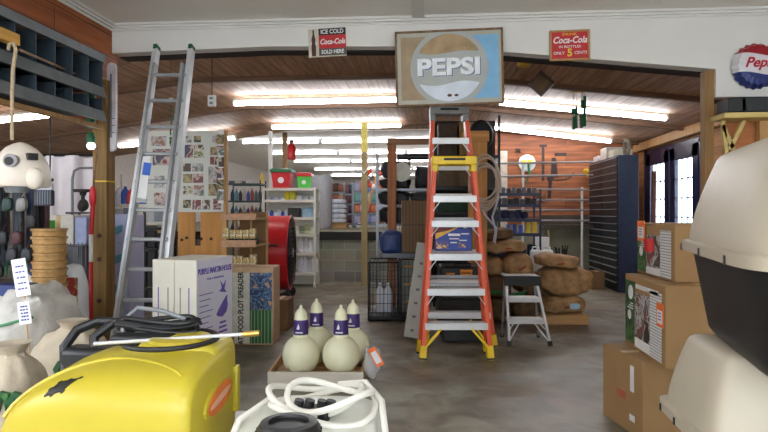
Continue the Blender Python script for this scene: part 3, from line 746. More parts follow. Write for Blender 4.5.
carton('low brown cardboard box holding up the smaller cream pet carrier', (cen.x + .03, cen.y - .02, 0), (.44, .52, .435), R(4), M_cardd)
# ------------------------------------------------------------------ yellow sprayer tank on its white table
slab = thing('display_table', 'low white table carrying the yellow sprayer tank', 'table', (-1.0, 1.93, 0))
MB().bx(-.40, .31, -.36, .40, .45, .5).build('table_top', mat('table_white', (214, 214, 212), .45, var=.02), slab, bevel=.008)
for x in (-.36, .27):
    for y in (-.32, .36): MB().bx(x - .025, x + .025, y - .025, y + .025, 0, .45).build('leg', M_grey, slab, bevel=.003)
tk = thing('sprayer_tank', 'big yellow moulded sprayer tank with black hose and lance on top', 'sprayer', (-.945, 1.87, .5))
# loft along x; local x from -L to L
def loft(x0, x1, y0, y1, z0, z1, rl, rr, ry_, e=.3, n=26, N=40, drop=0.):
    vs = []; fs = []
    for j in range(n + 1):
        f_ = .5 - .5 * math.cos(math.pi * j / n); x = x0 + (x1 - x0) * f_
        dl = x - x0; dr_ = x1 - x
        k = 1.
        kl = math.sqrt(max(0, 1 - (1 - min(1, dl / rl)) ** 2)); kr = math.sqrt(max(0, 1 - (1 - min(1, dr_ / rr)) ** 2))
        zt = z0 + (z1 - z0) * (.38 + .62 * kl) * (.9 + .1 * kr); yk = (.62 + .38 * kl) * (.9 + .1 * kr)
        if j in (0, n): pass
        ym = (y0 + y1) / 2; hy = (y1 - y0) / 2 * yk; zm = (z0 + zt) / 2; hz = (zt - z0) / 2
        for i in range(N):
            a = 2 * math.pi * i / N; c_, s_ = math.cos(a), math.sin(a)
            q = lambda v: math.copysign(abs(v) ** e, v)
            yy = ym + q(c_) * hy; zz = zm + q(s_) * hz; zz = z0 + (zz - z0) * (1 - drop * max(0, (y1 - yy) / (y1 - y0)) ** 2.2); vs.append((x, yy, zz))
    for j in range(n):
        for i in range(N): fs.append((j * N + i, (j + 1) * N + i, (j + 1) * N + (i + 1) % N, j * N + (i + 1) % N))
    fs += [tuple(range(N)), tuple(range(n * N, (n + 1) * N))[::-1]]
    return MB().add(vs, fs)
bd = loft(-.37, .255, -.235, .19, 0, .362, .40, .05, .1, e=.42, drop=.17)
bd.build('tank_body', M_yel, tk, ang=60)
# raised rear deck with filling well
loft(-.06, .25, -.02, .20, .02, .372, .06, .04, .1, e=.3).build('rear_deck', M_yel, tk, ang=60)
pts = []
for i in range(25):
    a = math.pi * (.02 + .96 * i / 24)
    pts.append((-.05 - .245 * math.cos(a), -.175 + .07 * math.sin(a) - .0, .18 + .158 * math.sin(a) ** .6))
# moulded crease running over the front of the dome
def on_dome(x, y):
    dl = x + .38; kl = math.sqrt(max(0, 1 - (1 - min(1, dl / .40)) ** 2)); zt = .362 * (.38 + .62 * kl); hy = .2125 * (.62 + .38 * kl)
    zz = zt / 2 + zt / 2 * (max(0, 1 - abs((y + .0225) / hy) ** (2 / .42))) ** (.21)
    return zz * (1 - .17 * max(0, (.19 - y) / .425) ** 2.2)
cr = []
for i in range(31):
    f_ = i / 30; x = -.35 + .56 * f_; yy = -.17 + .10 * math.sin(math.pi * f_) ** .8
    cr.append((x, yy, on_dome(x, yy) - .003))
MB().tube(cr, .0065, 8).build('moulded_crease', M_yel, tk)
# big square mark on the front slope
mk = MB()
M_mark = mat('mark_black', (30, 30, 22), .5)
n_ = 9; mk = MB()
for i in range(n_):
    for j in range(n_):
        if (i in (0, n_ - 1) or j in (0, n_ - 1)) and (i * 3 + j * 5) % 4: continue
        if (i * 7 + j * 11 + i * j) % 6 == 0: continue
        def pt_(a, b_): x = -.212 + .0082 * a + .0045 * b_; y = -.207 + .0042 * b_; return (x, y, on_dome(x, y))
        q = [pt_(i, j), pt_(i + 1, j), pt_(i + 1, j + 1), pt_(i, j + 1)]
        mk.add([(x, y, z + .0012) for x, y, z in q] + [(x, y, z - .004) for x, y, z in q], [(0, 1, 2, 3), (7, 6, 5, 4), (0, 4, 5, 1), (1, 5, 6, 2), (2, 6, 7, 3), (3, 7, 4, 0)])
mk.build('stamped_mark', M_mark, tk, smooth=False)
# end face: oval badge and moulded lugs
bg = MB(); pr_ = []
Mo = Matrix(((0, 0, 1), (1, 0, 0), (0, 1, 0)))
def oval(x, yc, zc_, ry, rz_, rot, th, m, nm, par):
    pts = []
    for i in range(28):
        a = 2 * math.pi * i / 28; u, v = ry * math.cos(a), rz_ * math.sin(a)
        pts.append((u * math.cos(rot) - v * math.sin(rot) + yc, u * math.sin(rot) + v * math.cos(rot) + zc_))
    return MB().prism(pts, (x, 0, 0), Y_, Z_, th).build(nm, m, par, smooth=False)
ov = oval(.253, .0, .20, .125, .05, R(8), .012, M_yel, 'badge_rim', tk)
ov2 = oval(.264, .0, .20, .11, .04, R(8), .003, mat('badge_orange', (222, 120, 40), .4), 'badge', tk)
oval(.267, .0, .20, .095, .012, R(8), .001, mat('badge_pink', (232, 176, 150), .4), 'badge_band', ov2)
for y, z0, z1 in ((.165, .10, .26), (-.16, 0, .07)):
    MB().bx(.25, .272, y - .018, y + .018, z0, z1).build('moulded_lug', M_yel, tk, bevel=.006)
# black hose laid round the filling well and bundled hose, gun and lance
hs = MB(); hs.tube(arc((.085, .03, .378), .155, R(-130), R(120), 26, X_, Y_, rx=.15), .0085, 8)
hs.build('hose_loop', M_black, tk)
MB().lathe([(.1, 0), (.1, .012), (.085, .016), (.0, .016)], (.1, .07, .366), 28).build('filling_lid', M_yel, tk)
for k in range(4):
    h = []
    for i in range(25):
        a = 2 * math.pi * i / 24
        h.append((-.01 + (.145 - .006 * k) * math.cos(a) , .14 + .035 * math.sin(a + k), .388 + .011 * k + .008 * math.sin(2 * a + k)))
    MB().tube(h[:-1], .0085, 8, closed=True).build('coiled_hose', M_black, tk)
# black carrying frame at the rear left
pm = mat('pump_black', (26, 28, 32), .4)
MB().tube([(-.30, .06, .22), (-.33, .10, .33), (-.31, .14, .38), (-.25, .17, .405), (-.17, .18, .40), (-.12, .19, .37)], .018, 10).build('handle_bar', pm, tk)
MB().tube([(-.22, .10, .28), (-.235, .12, .36), (-.19, .16, .40)], .017, 10).build('handle_bar', pm, tk)
MB().tube([(-.12, .10, .33), (-.13, .12, .42), (-.09, .15, .46), (-.0, .15, .45), (.08, .16, .42)], .008, 8).build('wire_guard', M_grey, tk)
MB().bx(-.13, .08, .03, .10, .35, .385).build('pump_body', pm, tk, bevel=.01)
MB().bx(-.33, -.08, .06, .16, .22, .33).build('pump_base', pm, tk, bevel=.02)
MB().cyl((-.17, .01, .362), (.34, .03, .398), .006, n=10).build('lance', M_alu, tk)
MB().cyl((.33, .03, .397), (.385, .032, .402), .010, n=12).build('brass_nozzle', mat('brass', (196, 158, 84), .3, .8), tk)

# ------------------------------------------------------------------ white sprayer with coiled hose on its box
carton('white cardboard box standing under the white sprayer with the coiled hose', (-.33, 1.64, 0), (.46, .8, .42), 0, mat('box_white', (206, 204, 198), .7, var=.03))
wt = thing('sprayer_tank', 'white translucent sprayer tank with black lid and coiled white hose', 'sprayer', (-.34, 1.60, .422))
M_wt = mat('white_poly', (222, 224, 214), .4, var=.03, sub=.1)
MB().sup((0, .02, .15), (.21, .32, .148), .38, .45, 40, 18).build('tank_body', M_wt, wt, ang=70)
MB().sup((.01, .13, .24), (.14, .15, .07), .7, .7, 30, 12).build('tank_hump', M_wt, wt, ang=70)
lid = MB().lathe([(.075, .27), (.078, .30), (.078, .345), (.07, .358), (.05, .36), (.048, .352), (0, .352)], (-.01, -.16, 0), 36).build('screw_lid', M_black, wt, ang=40)
for i in range(24):
    a = 2 * math.pi * i / 24
    MB().box((-.01 + .079 * math.cos(a), -.16 + .079 * math.sin(a), .322), (.006, .006, .038), rz=a).build('lid_rib', M_black, lid)
MB().lathe([(.07, .22), (.082, .25), (.082, .272), (.07, .275)], (-.01, -.16, 0), 30).build('lid_collar', M_wt, wt)
M_hose = mat('white_hose', (226, 224, 214), .35, var=.03)
for k, (r, dz, cx, cy) in enumerate(((.15, 0, .03, .10), (.135, .02, .0, .13), (.12, .035, .05, .09))):
    pts = [(cx + r * math.cos(2 * math.pi * i / 36) * (1.02), cy + r * .92 * math.sin(2 * math.pi * i / 36), .315 + dz + .02 * math.sin(4 * math.pi * i / 36 + k * 1.3)) for i in range(36)]
    MB().tube(pts, .0095, 10, closed=True).build('coiled_hose', M_hose, wt)
MB().tube([(.05, .26, .33), (.14, .22, .35), (.2, .1, .33), (.22, -.02, .28), (.2, -.06, .22), (.14, -.04, .24)], .0095, 10).build('coiled_hose', M_hose, wt)
MB().tube([(-.14, .12, .32), (-.19, .0, .3), (-.2, -.12, .22), (-.2, -.2, .1)], .0095, 10).build('coiled_hose', M_hose, wt)
v = MB().bx(-.03, .06, .0, .06, .29, .335).build('valve', M_black, wt, bevel=.01)
for x in (-.03, .0, .035, .06): MB().cyl((x, .03, .33), (x + .005, .03, .352), .014, n=10).build('valve_knob', M_black, v)
MB().bx(.16, .19, -.02, .01, .2, .24).build('hose_clip', M_black, wt, bevel=.004)

# ------------------------------------------------------------------ gourds in a wooden tray
tr = thing('wooden_tray', 'shallow whitewashed wooden tray holding four cream gourd bottles', 'tray', fl(320, 4.74))
tr.rotation_euler = (0, 0, YAW)
M_tray = wood('whitewashed_wood', (196, 188, 172), 'xyz', var=.15)
for nm, a in (('front_board', (-.36, .36, -.32, -.30, 0, .1)), ('rear_board', (-.36, .36, .30, .32, 0, .1)), ('side_board', (-.36, -.34, -.3, .3, 0, .1)), ('side_board', (.34, .36, -.3, .3, 0, .1))):
    MB().bx(*a).build(nm, M_tray if nm == 'front_board' else M_palex, tr, bevel=.003)
for i in range(5): MB().bx(-.34, .34, -.295 + .12 * i, -.195 + .12 * i, .02, .035).build('bottom_slat', M_palex, tr, bevel=.002)
M_gourd = mat('cream_plastic', (232, 230, 196), .32, var=.02, sub=.05)
def gourd(loc, label):
    t = thing('gourd_bottle', label, 'gourd', loc, random.uniform(-.2, .2), 'cream gourds in the tray')
    R0 = .142; pr_ = [(R0 * math.sin(math.pi * k / 16), R0 - R0 * math.cos(math.pi * k / 16)) for k in range(0, 15)]
    pr_[0] = (.03, .002); pr_ += [(.058, .282), (.054, .31), (.052, .395)]
    MB().lathe(pr_ + [(.049, .41), (.044, .44), (.03, .465), (.014, .476), (.012, .492), (.006, .5), (0, .501)], (0, 0, 0), 36).build('bulb', M_gourd, t, ang=60)
    lb_ = MB().lathe([(.057, .286), (.0565, .30), (.0545, .39), (.052, .396)], (0, 0, 0), 28).build('purple_band', mat('purple_label', (58, 34, 104), .5), t)
    MB().prism([(-.012, 0), (.006, -.004), (.012, .006), (.006, .03), (.001, .035), (-.004, .02)], (-.005, -.059, .335), X_, Z_, .003).build('bird_mark', M_paper, lb_, smooth=False)
    MB().bx(-.026, .03, -.059, -.052, .305, .313).build('printed_line', M_paper, lb_)
    t.scale = (1.02, 1.02, 1.08)
    return t
for (px, tt_, lab) in ((301, 4.6, 'cream gourd bottle at the front of the tray, beside the printed white box'), (341, 4.6, 'cream gourd bottle at the front of the tray, beside the orange price tag'),
                      (316.5, 4.93, 'cream gourd bottle in the back of the tray, between the two front ones'), (353, 4.88, 'cream gourd bottle in the back corner of the tray by the plastic bag')):
    g = fl(px, tt_, .036); gourd(g, lab)
# plastic bag with orange tag hanging from the tray corner
bgm, nt, b = newmat('clear_film'); b.inputs['Base Color'].default_value = (.8, .82, .85, 1); b.inputs['Alpha'].default_value = .32; b.inputs['Roughness'].default_value = .15
pb = thing('plastic_bag', 'clear plastic bag beside the wooden tray', 'bag', fl(372, 4.6))
MB().sup((0, 0, .13), (.07, .11, .13), .8, .9, 24, 14, jit=.12).build('film', bgm, pb, ang=80)
c = at(376, 357, 4.45); d = Vector((.035, 0, -.06)).normalized(); e_ = d.cross(Y_)
pt = thing('price_tag', 'orange and white price tag hanging over the wooden tray of gourds', 'price tag', c)
MB().bar(-d * .075, d * .075, .06, .003, up=Y_).build('tag', MATS['tag_orange'], pt)
MB().bar(-d * .045 - Y_ * .003, d * .05 - Y_ * .003, .042, .003, up=Y_).build('tag_paper', M_paper, pt)

# ------------------------------------------------------------------ printed white box, plot spreader box
a = R(10); d1 = Vector((math.sin(a), math.cos(a), 0)); d2 = Vector((-math.cos(a), math.sin(a), 0))
nc = Vector((-1.66, 4.08, 0)); sz = (.36, .51, .62)
cen = nc + d1 * sz[1] / 2 + d2 * sz[0] / 2
M_bw = mat('carton_white', (222, 222, 216), .6, var=.03); M_purp = mat('purple_print', (104, 84, 170), .6)
carton('grey carton under the tall white purple printed box', (cen.x, cen.y, 0), (.40, .52, .335), -a, M_cardd)
mbx = thing('cardboard_box', 'tall white box with purple bird printing in front of the aluminium ladder', 'box', (cen.x, cen.y, .336), -a)
MB().bx(-sz[0] / 2, -.002, -sz[1] / 2, sz[1] / 2, 0, sz[2]).build('carton', mat('carton_ivory', (212, 208, 192), .6, var=.03), mbx, bevel=.004)
MB().bx(.002, sz[0] / 2, -sz[1] / 2, sz[1] / 2, 0, sz[2]).build('carton', MATS['carton_ivory'], mbx, bevel=.004)
MB().bx(sz[0] / 2, sz[0] / 2 + .002, -.25, .25, .004, sz[2] - .004).build('printed_panel', mat('panel_lilac', (214, 214, 228), .55, var=.02), mbx)
xx = sz[0] / 2 + .003
text('PURPLE MARTIN HOUSE', .062, M_purp, mbx, (xx, 0, .53), Y_, Z_, sx=.72, bold=.001)
text('THE ORIGINAL', .022, M_purp, mbx, (xx, 0, .47), Y_, Z_, sx=1.7)
for i in range(7):
    MB().bx(xx - .001, xx + .001, -.22, -.04 - .03 * (i % 3), .36 - .042 * i, .366 - .042 * i).build('printed_line', M_purp, mbx)
bird = [(-.09, -.03), (-.05, .01), (0, .05), (.05, .09), (.075, .1), (.07, .06), (.08, .02), (.06, -.03), (.0, -.06), (-.06, -.05)]
MB().prism([(u, v_) for u, v_ in bird], (xx - .001, .1, .22), Y_, Z_, .002).build('bird_mark', M_purp, mbx, smooth=False)
MB().prism([(-.05, -.02), (-.01, .0), (-.03, .06), (.01, .02), (.05, .06), (.03, -.01), (.06, -.04), (0, -.03)], (xx - .001, .1, .38), Y_, Z_, .002).build('bird_mark', M_purp, mbx, smooth=False)
for i in range(3): MB().bx(xx - .001, xx + .001, .04 + .01 * i, .17 - .01 * i, .04 + .035 * i, .056 + .035 * i).build('printed_bar', M_purp, mbx)
for xo in (-.13, -.05, .05, .12):
    MB().bx(xo - .004, xo + .004, -sz[1] / 2 - .002, -sz[1] / 2, .1 + .1 * (xo > 0), .42).build('printed_line', MATS['purple_print'] if abs(xo) > .1 else mat('grey_print', (130, 126, 124), .7), mbx)
p = onY(250, 300, 5.9); p2 = fl(276, 5.75)
szs = (.50, .30, .76)
sb = carton('food plot spreader box with blue machine photo and green band', (p2.x - .285, p2.y + .15, 0), szs, R(3), mat('carton_tan', (190, 160, 128), .7))
face_panel(sb, mat('panel_grey', (200, 198, 186), .6), 'white_panel', '-y', -.47, .03, .02, .93, szs)
face_panel(sb, picture('machine_picture', [(190, 150, 120), (184, 146, 118), (60, 90, 130), (30, 40, 60), (110, 150, 190), (40, 60, 100)], 13, 6.), 'photo_panel', '-y', .03, .47, .45, .93, szs)
face_panel(sb, stripes('green_lines', (40, 96, 48), (150, 180, 140), 'x', 30, .82), 'green_panel', '-y', .03, .47, .02, .45, szs)
text('ATV FOOD PLOT SPREADER', .072, M_ink, sb, (-.07, -.1535, .36), Z_, -X_, sx=.78, bold=.002)
c5 = fl(281, 6.6); carton('small brown carton beside the spreader box', (c5.x, c5.y, 0), (.22, .3, .34), 0, M_cardd)

# ------------------------------------------------------------------ rough wood display rack with photo board
dk = thing('display_rack', 'rough pallet wood display rack with bins at its side', 'rack', fl(215, 6.45))
dk.rotation_euler = (0, 0, R(2))
def pj(px, py, t=6.4): q = at(px, py, t) - dk.location; return q
for (a_, b_) in ((176, 193.5), (199, 221)):
    p = pj(a_, 212); q = pj(b_, 136)
    MB().bx(p.x, q.x, -.02, 0, 0, q.z).build('upright_board', M_orange_w, dk, bevel=.003)
p = pj(193, 246); MB().bx(p.x, pj(199, 0).x, -.018, 0, 0, p.z).build('upright_board', M_orange_w, dk)
p = pj(221, 130); q = pj(226, 0); MB().bx(p.x, q.x, -.03, .03, 0, p.z).build('post', M_pale, dk, bevel=.003)
M_knot = mat('knot', (62, 34, 20), .7)
for (px, py) in ((180, 240), (185, 238), (200, 239), (210, 239)):
    p = pj(px, py); MB().cyl((p.x, -.024, p.z), (p.x, -.02, p.z), .017, n=12).build('knot', M_knot, dk)
for ztop, zb_ in ((213.5, 220), (240, 247)):
    p = pj(222, ztop); q = pj(257, zb_)
    sh_ = MB().bx(p.x, q.x, -.06, .5, q.z, q.z + .02).build('shelf', M_palex, dk)
    MB().bx(p.x, q.x, -.08, -.06, q.z - .0, p.z).build('shelf_lip', mat('lip_wood', (190, 150, 118), .7, var=.15, scale=30), sh_, bevel=.002)
for k in range(3):
    p = pj(222 + 17 * k, 270); MB().bx(p.x - .01, p.x + .01, .44, .48, 0, 1.3).build('shelf_support', M_pale, dk)
q = pj(257, 212); MB().bx(pj(226, 0).x, q.x, .46, .48, 0, q.z).build('back_panel', M_cardd, dk)
cols = [(214, 176, 60), (120, 96, 70), (60, 52, 50), (196, 190, 170), (150, 130, 60), (70, 80, 60), (220, 200, 120)]
def goods(prefix, label, cat, group, n, px0, px1, py_base, t, w_, h, d_, cols, hj=.2, name=None):
    for i in range(n):
        px = px0 + (px1 - px0) * (i + .5) / n; hh_ = h * random.uniform(1 - hj, 1 + hj)
        p = at(px, py_base, t); cc = random.choice(cols)
        t_ = solo(name or prefix, MB().sup((0, 0, hh_ / 2), (w_ / 2, d_ / 2, hh_ / 2), .3, .35, 12, 8), mat('%s_%d_%d_%d' % (prefix, *cc), cc, .55, var=.25, scale=22), label, cat, group, loc=p, rz=random.uniform(-.2, .2))
for i in range(5):
    px = 226 + 6.6 * i; p = at(px, 239, 6.38)
    carton_ = solo('seed_packet', MB().bx(-.03, .03, -.03, .03, 0, random.uniform(.09, .13)), picture('seed_packet_print', [(214, 180, 70), (196, 168, 90), (90, 84, 60), (226, 210, 170)], 25, 2.), 'yellow printed packet standing in the upper wooden bin', 'packet', 'packets in the upper bin', loc=p + Vector((0, .02, .004)))
    p = at(px, 218, 6.38)
    b2_ = MB(); b2_.cyl((0, 0, 0), (0, 0, .1), .028, n=12)
    p = at(px, 266, 6.38)
    solo('seed_packet', MB().bx(-.032, .032, -.03, .03, 0, random.uniform(.10, .15)), MATS['seed_packet_print'], 'yellow printed packet standing in the lower wooden bin', 'packet', 'packets in the lower bin', loc=(p.x, p.y + .04, dk.location.z + pj(257, 247).z * 0 + .70))
for i in range(6):
    px = 228 + 5.2 * i; p = at(px, 247, 6.42)
    solo('dark_bottle', MB().lathe([(.022, 0), (.024, .005), (.024, .07), (.01, .09), (.01, .11), (0, .11)], n=12), mat('bottle_dark', (44, 38, 40), .3), 'small dark bottle on the lower shelf of the wood rack', 'bottle', 'bottles on the wood rack', loc=(p.x, p.y + .1, .942 + .0))
low = pj(222, 268); MB().bx(low.x, pj(257, 0).x, -.06, .46, .66, .68).build('shelf', M_palex, dk)
# the board covered in snapshots
bt = at(180, 171, 6.3); c = at(180, 212, 6.3)
pbn = thing('photo_board', 'white board covered with customer snapshots on the wood rack', 'board', (c.x, dk.location.y - .045, c.z))
W = .43; Hb = .88
MB().bx(-W, W, -.008, .008, 0, Hb).build('board', mat('board_white', (206, 208, 200), .5, var=.03), pbn)
pcs = [[(40, 50, 70), (110, 120, 110), (200, 200, 205), (150, 110, 90)], [(50, 44, 36), (120, 104, 70), (180, 160, 120), (40, 60, 40)], [(90, 100, 130), (60, 60, 80), (210, 190, 180), (120, 60, 60)], [(60, 90, 50), (130, 140, 90), (220, 210, 200), (80, 60, 50)]]
spots = [(.06, .82, .2, .12), (.3, .84, .12, .09), (.08, .58, .24, .2), (.36, .6, .12, .17), (.1, .3, .14, .15), (.28, .28, .14, .12), (.1, .08, .16, .16), (.29, .08, .12, .15),
         (.5, .86, .09, .08), (.62, .86, .09, .08), (.5, .67, .11, .16), (.62, .67, .13, .16), (.86, .85, .11, .09), (.83, .7, .12, .1), (.83, .58, .12, .1), (.48, .5, .1, .1), (.6, .5, .14, .1),
         (.48, .36, .12, .11), (.61, .36, .13, .11), (.48, .22, .13, .1), (.62, .2, .13, .13), (.48, .05, .1, .1), (.6, .03, .11, .12), (.73, .03, .1, .12), (.81, .36, .15, .2), (.81, .2, .15, .15), (.87, .03, .1, .14)]
for i, (a_, b_, w_, h_) in enumerate(spots):
    x = -W + a_ * 2 * W; z = b_ * Hb
    MB().bx(x, x + w_ * 2 * W, -.011, -.008, z, z + h_ * Hb).build('snapshot', picture('snap_%d' % (i % 4), pcs[i % 4], 9, i % 4 * 2.3), pbn)
# snapshots pinned to the post
pp = thing('photo_strip', 'strip of pinned snapshots hanging on the pale post beside the board', 'photos', at(221, 208, 6.3))
for i in range(6):
    MB().bx(-.045, .035, -.008, -.004, .08 + .12 * i, .185 + .12 * i).build('snapshot', MATS['snap_%d' % (i % 4)], pp)
MB().bx(-.03, .03, -.004, .0, .05, .84).build('backing', M_paper, pp)
# ------------------------------------------------------------------ helpers for shelving and stock
def shelving(name, label, px0, px1, t, d, zs, ztop, m, wire=False, back=None, post=.03, group=None, cat='shelving'):
    a = fl(px0, t); b = fl(px1, t); W = (b - a).length; c = (a + b) / 2
    s = thing(name, label, cat, c, YAW * .6, group); h = W / 2
    for x in (-h + post / 2, h - post / 2):
        for y in (0, d): MB().bx(x - post / 2, x + post / 2, y - post / 2, y + post / 2, 0, ztop).build('upright', m, s)
    for z in zs:
        k = MB()
        if wire:
            k.bx(-h, h, -.006, .006, z - .03, z).bx(-h, h, d - .006, d + .006, z - .03, z).bx(-h, -h + .012, 0, d, z - .02, z).bx(h - .012, h, 0, d, z - .02, z)
            n = max(4, int(W / .05))
            for i in range(n + 1): x = -h + W * i / n; k.bx(x - .002, x + .002, 0, d, z - .005, z)
        else:
            k.bx(-h, h, 0, d, z - .02, z).bx(-h, h, -.012, .004, z - .045, z + .003)
        k.build('shelf', m, s)
    if back: MB().bx(-h, h, d + .005, d + .012, 0, ztop).build('back_panel', back, s)
    s['_w'] = W; s['_d'] = d
    return s
def put(s, x, z, y=None):                      # point on a shelf: x along its width -1..1
    W, d = s['_w'], s['_d']; a = s.rotation_euler.z
    yy = d * .45 if y is None else y; xx = x * W / 2
    return Vector((s.location.x + xx * math.cos(a) - yy * math.sin(a), s.location.y + xx * math.sin(a) + yy * math.cos(a), z))
def jug(c1, h=.28, r=.07):
    return MB().lathe([(r * .9, 0), (r, .02), (r, h * .62), (r * .8, h * .75), (r * .35, h * .88), (r * .3, h), (0, h)], n=14)
def row(s, z, n, x0, x1, kind, w_, h, cols, label, cat, group, name, y=None):
    for i in range(n):
        x = x0 + (x1 - x0) * (i + .5) / n; cc = cols[i % len(cols)]
        m = mat('%s_%d_%d_%d' % (name, *cc), cc, .5, var=.18, scale=30); p = put(s, x, z + .002, y)
        hh_ = h * (1 + .12 * math.sin(i * 2.7))
        if kind == 'box': mb = MB().bx(-w_ / 2, w_ / 2, -w_ * .4, w_ * .4, 0, hh_)
        elif kind == 'bag': mb = MB().sup((0, 0, hh_ / 2), (w_ / 2, w_ * .4, hh_ / 2), .5, .6, 14, 8, jit=.05)
        else: mb = jug(0, hh_, w_ / 2)
        solo(name, mb, m, label, cat, group, loc=p, rz=s.rotation_euler.z, bevel=.004 if kind == 'box' else 0)
M_gon = mat('gondola_paint', (204, 202, 190), .5, var=.03)
g = shelving('gondola_shelf', 'cream steel shop shelving beside the big red drum fan', 262, 316, 10.2, .42, (.25, .59, .92, 1.21, 1.51, 1.715), 1.72, M_gon, back=M_gon, post=.04)
MB().bx(-.44, -.38, .36, .42, 1.72, 2.75).build('pole', M_white, g)
def tub(label, x, c, w_, h, lidc):
    p = put(g, x, 1.718, .2); t = thing('storage_tub', label, 'tub', p, g.rotation_euler.z)
    MB().lathe([(w_ * .82, 0), (w_, h), (w_ * 1.02, h)], n=4, M=Matrix.Rotation(R(45), 3, 'Z')).build('tub_body', mat('tub_%d_%d_%d' % c, c, .4), t, bevel=.02)
    MB().lathe([(w_ * 1.12, h), (w_ * 1.12, h + .05), (w_ * .9, h + .07), (0, h + .07)], n=4, M=Matrix.Rotation(R(45), 3, 'Z')).build('tub_lid', lidc, t, bevel=.008)
    MB().cyl((0, -w_ * .715, h * .5), (0, -w_ * .69, h * .5), w_ * .22, n=18).build('round_label', M_paper, t)
tub('red storage tub with dark lid on top of the shelving', -.32, (196, 26, 34), .24, .27, M_dgreen)
tub('bright green storage tub with red lid on top of the shelving', .52, (80, 190, 66), .17, .20, M_red)
row(g, 1.51, 5, -.9, -.25, 'box', .08, .05, [(210, 214, 220), (150, 170, 190)], 'small pale carton on the shelf under the tubs', 'box', 'cartons under the tubs', 'small_carton')
row(g, 1.51, 2, -.25, .2, 'bag', .11, .15, [(226, 206, 50), (200, 196, 60)], 'yellow bag on the shelf under the tubs', 'bag', 'yellow bags', 'yellow_bag')
row(g, 1.51, 3, .2, .95, 'box', .1, .07, [(200, 200, 206), (170, 176, 180)], 'small pale carton on the shelf under the tubs', 'box', 'cartons under the tubs', 'small_carton')
row(g, 1.21, 6, -.95, -.1, 'jug', .07, .12, [(220, 224, 232), (40, 70, 160), (200, 210, 220)], 'white or blue bottle on the third shelf of the cream shelving', 'bottle', 'bottles on the cream shelving', 'bottle')
row(g, 1.21, 1, -.1, .35, 'box', .2, .16, [(34, 34, 30)], 'black carton on the third shelf of the cream shelving', 'box', None, 'small_carton')
row(g, 1.21, 1, .4, .95, 'box', .2, .17, [(130, 164, 186)], 'light blue carton on the third shelf of the cream shelving', 'box', None, 'small_carton')
row(g, .92, 5, -.1, .95, 'box', .1, .14, [(170, 176, 130), (206, 206, 190), (120, 130, 110)], 'pale green carton low on the cream shelving', 'box', 'low cartons', 'small_carton')
row(g, .59, 4, .3, .98, 'jug', .12, .26, [(226, 228, 232), (200, 206, 214)], 'white jug on the second lowest shelf beside the fan', 'jug', 'white jugs by the fan', 'plastic_jug')
row(g, .25, 4, .3, .98, 'jug', .12, .26, [(210, 214, 226), (220, 222, 226)], 'white jug on the lowest shelf beside the fan', 'jug', 'white jugs on the lowest shelf', 'plastic_jug')

# wire rack with dark green frame left of the cream shelving
g2 = shelving('wire_rack', 'dark green wire rack of bottles between photo board and cream shelving', 226, 261, 10.3, .4, (.5, .9, 1.2, 1.5, 1.8), 1.86, mat('rack_green', (30, 52, 48), .4, .3), wire=True, post=.02)
for z in (.9, 1.2, 1.5):
    row(g2, z, 8, -.92, .92, 'jug', .065, .2, [(30, 44, 60), (70, 130, 140), (30, 30, 34), (150, 150, 146), (50, 60, 140), (140, 60, 50), (60, 90, 90)], 'small bottle standing in the dark green wire rack', 'bottle', 'bottles in the green wire rack', 'bottle')
row(g2, 1.8, 4, -.9, .4, 'box', .14, .05, [(60, 70, 80), (170, 166, 160)], 'flat carton on top of the dark green wire rack', 'box', 'flat cartons on the wire rack', 'small_carton')
solo('bottle', jug(0, .2, .03), mat('bottle_yellow', (220, 180, 50), .5), 'thin yellow topped bottle on top of the dark green wire rack', 'bottle', loc=put(g2, .9, 1.8, .2) + Vector((.0, 0, .1)) * 0 + Vector((0, 0, .0)))

# ------------------------------------------------------------------ red drum fan
fc = at(272, 250, 8.75)
fan = thing('drum_fan', 'huge red drum fan on small wheels in front of the shelving', 'fan', (fc.x + .04, fc.y, 0), R(7))
zf = .70; rf = .545
Mx = Matrix(((0, 0, 1), (1, 0, 0), (0, 1, 0)))
MB().lathe([(rf - .01, -.26), (rf, -.25), (rf + .006, -.2), (rf, -.15), (rf, .22), (rf + .012, .24), (rf - .005, .25), (rf - .03, .24), (rf - .03, -.24), (rf - .01, -.26)], (0, 0, zf), 48, Mx).build('drum', M_red, fan)
MB().lathe([(rf - .035, -.25), (rf - .035, .235), (rf - .04, .235), (rf - .04, -.25)], (0, 0, zf), 40, Mx).build('dark_inside', M_black, fan)  # added black cylinder, darkens the inside of the drum
MB().cyl((-.24, 0, zf), (-.235, 0, zf), rf - .04, n=40).build('rear_guard', mat('guard_dark', (30, 26, 28), .6), fan)
gr = MB(); 
for k in range(1, 9): gr.tube([(.262, math.cos(2 * math.pi * i / 36) * rf * k / 8.2, zf + math.sin(2 * math.pi * i / 36) * rf * k / 8.2) for i in range(36)], .004, 5, closed=True)
for k in range(12):
    a_ = math.pi * 2 * k / 12; gr.tube([(.262, math.cos(a_) * .06, zf + math.sin(a_) * .06), (.262, math.cos(a_) * rf, zf + math.sin(a_) * rf)], .004, 5)
gr.build('front_grille', M_blackm, fan)
MB().cyl((.255, 0, zf), (.275, 0, zf), .07, n=20).build('grille_badge', M_chrome, fan)
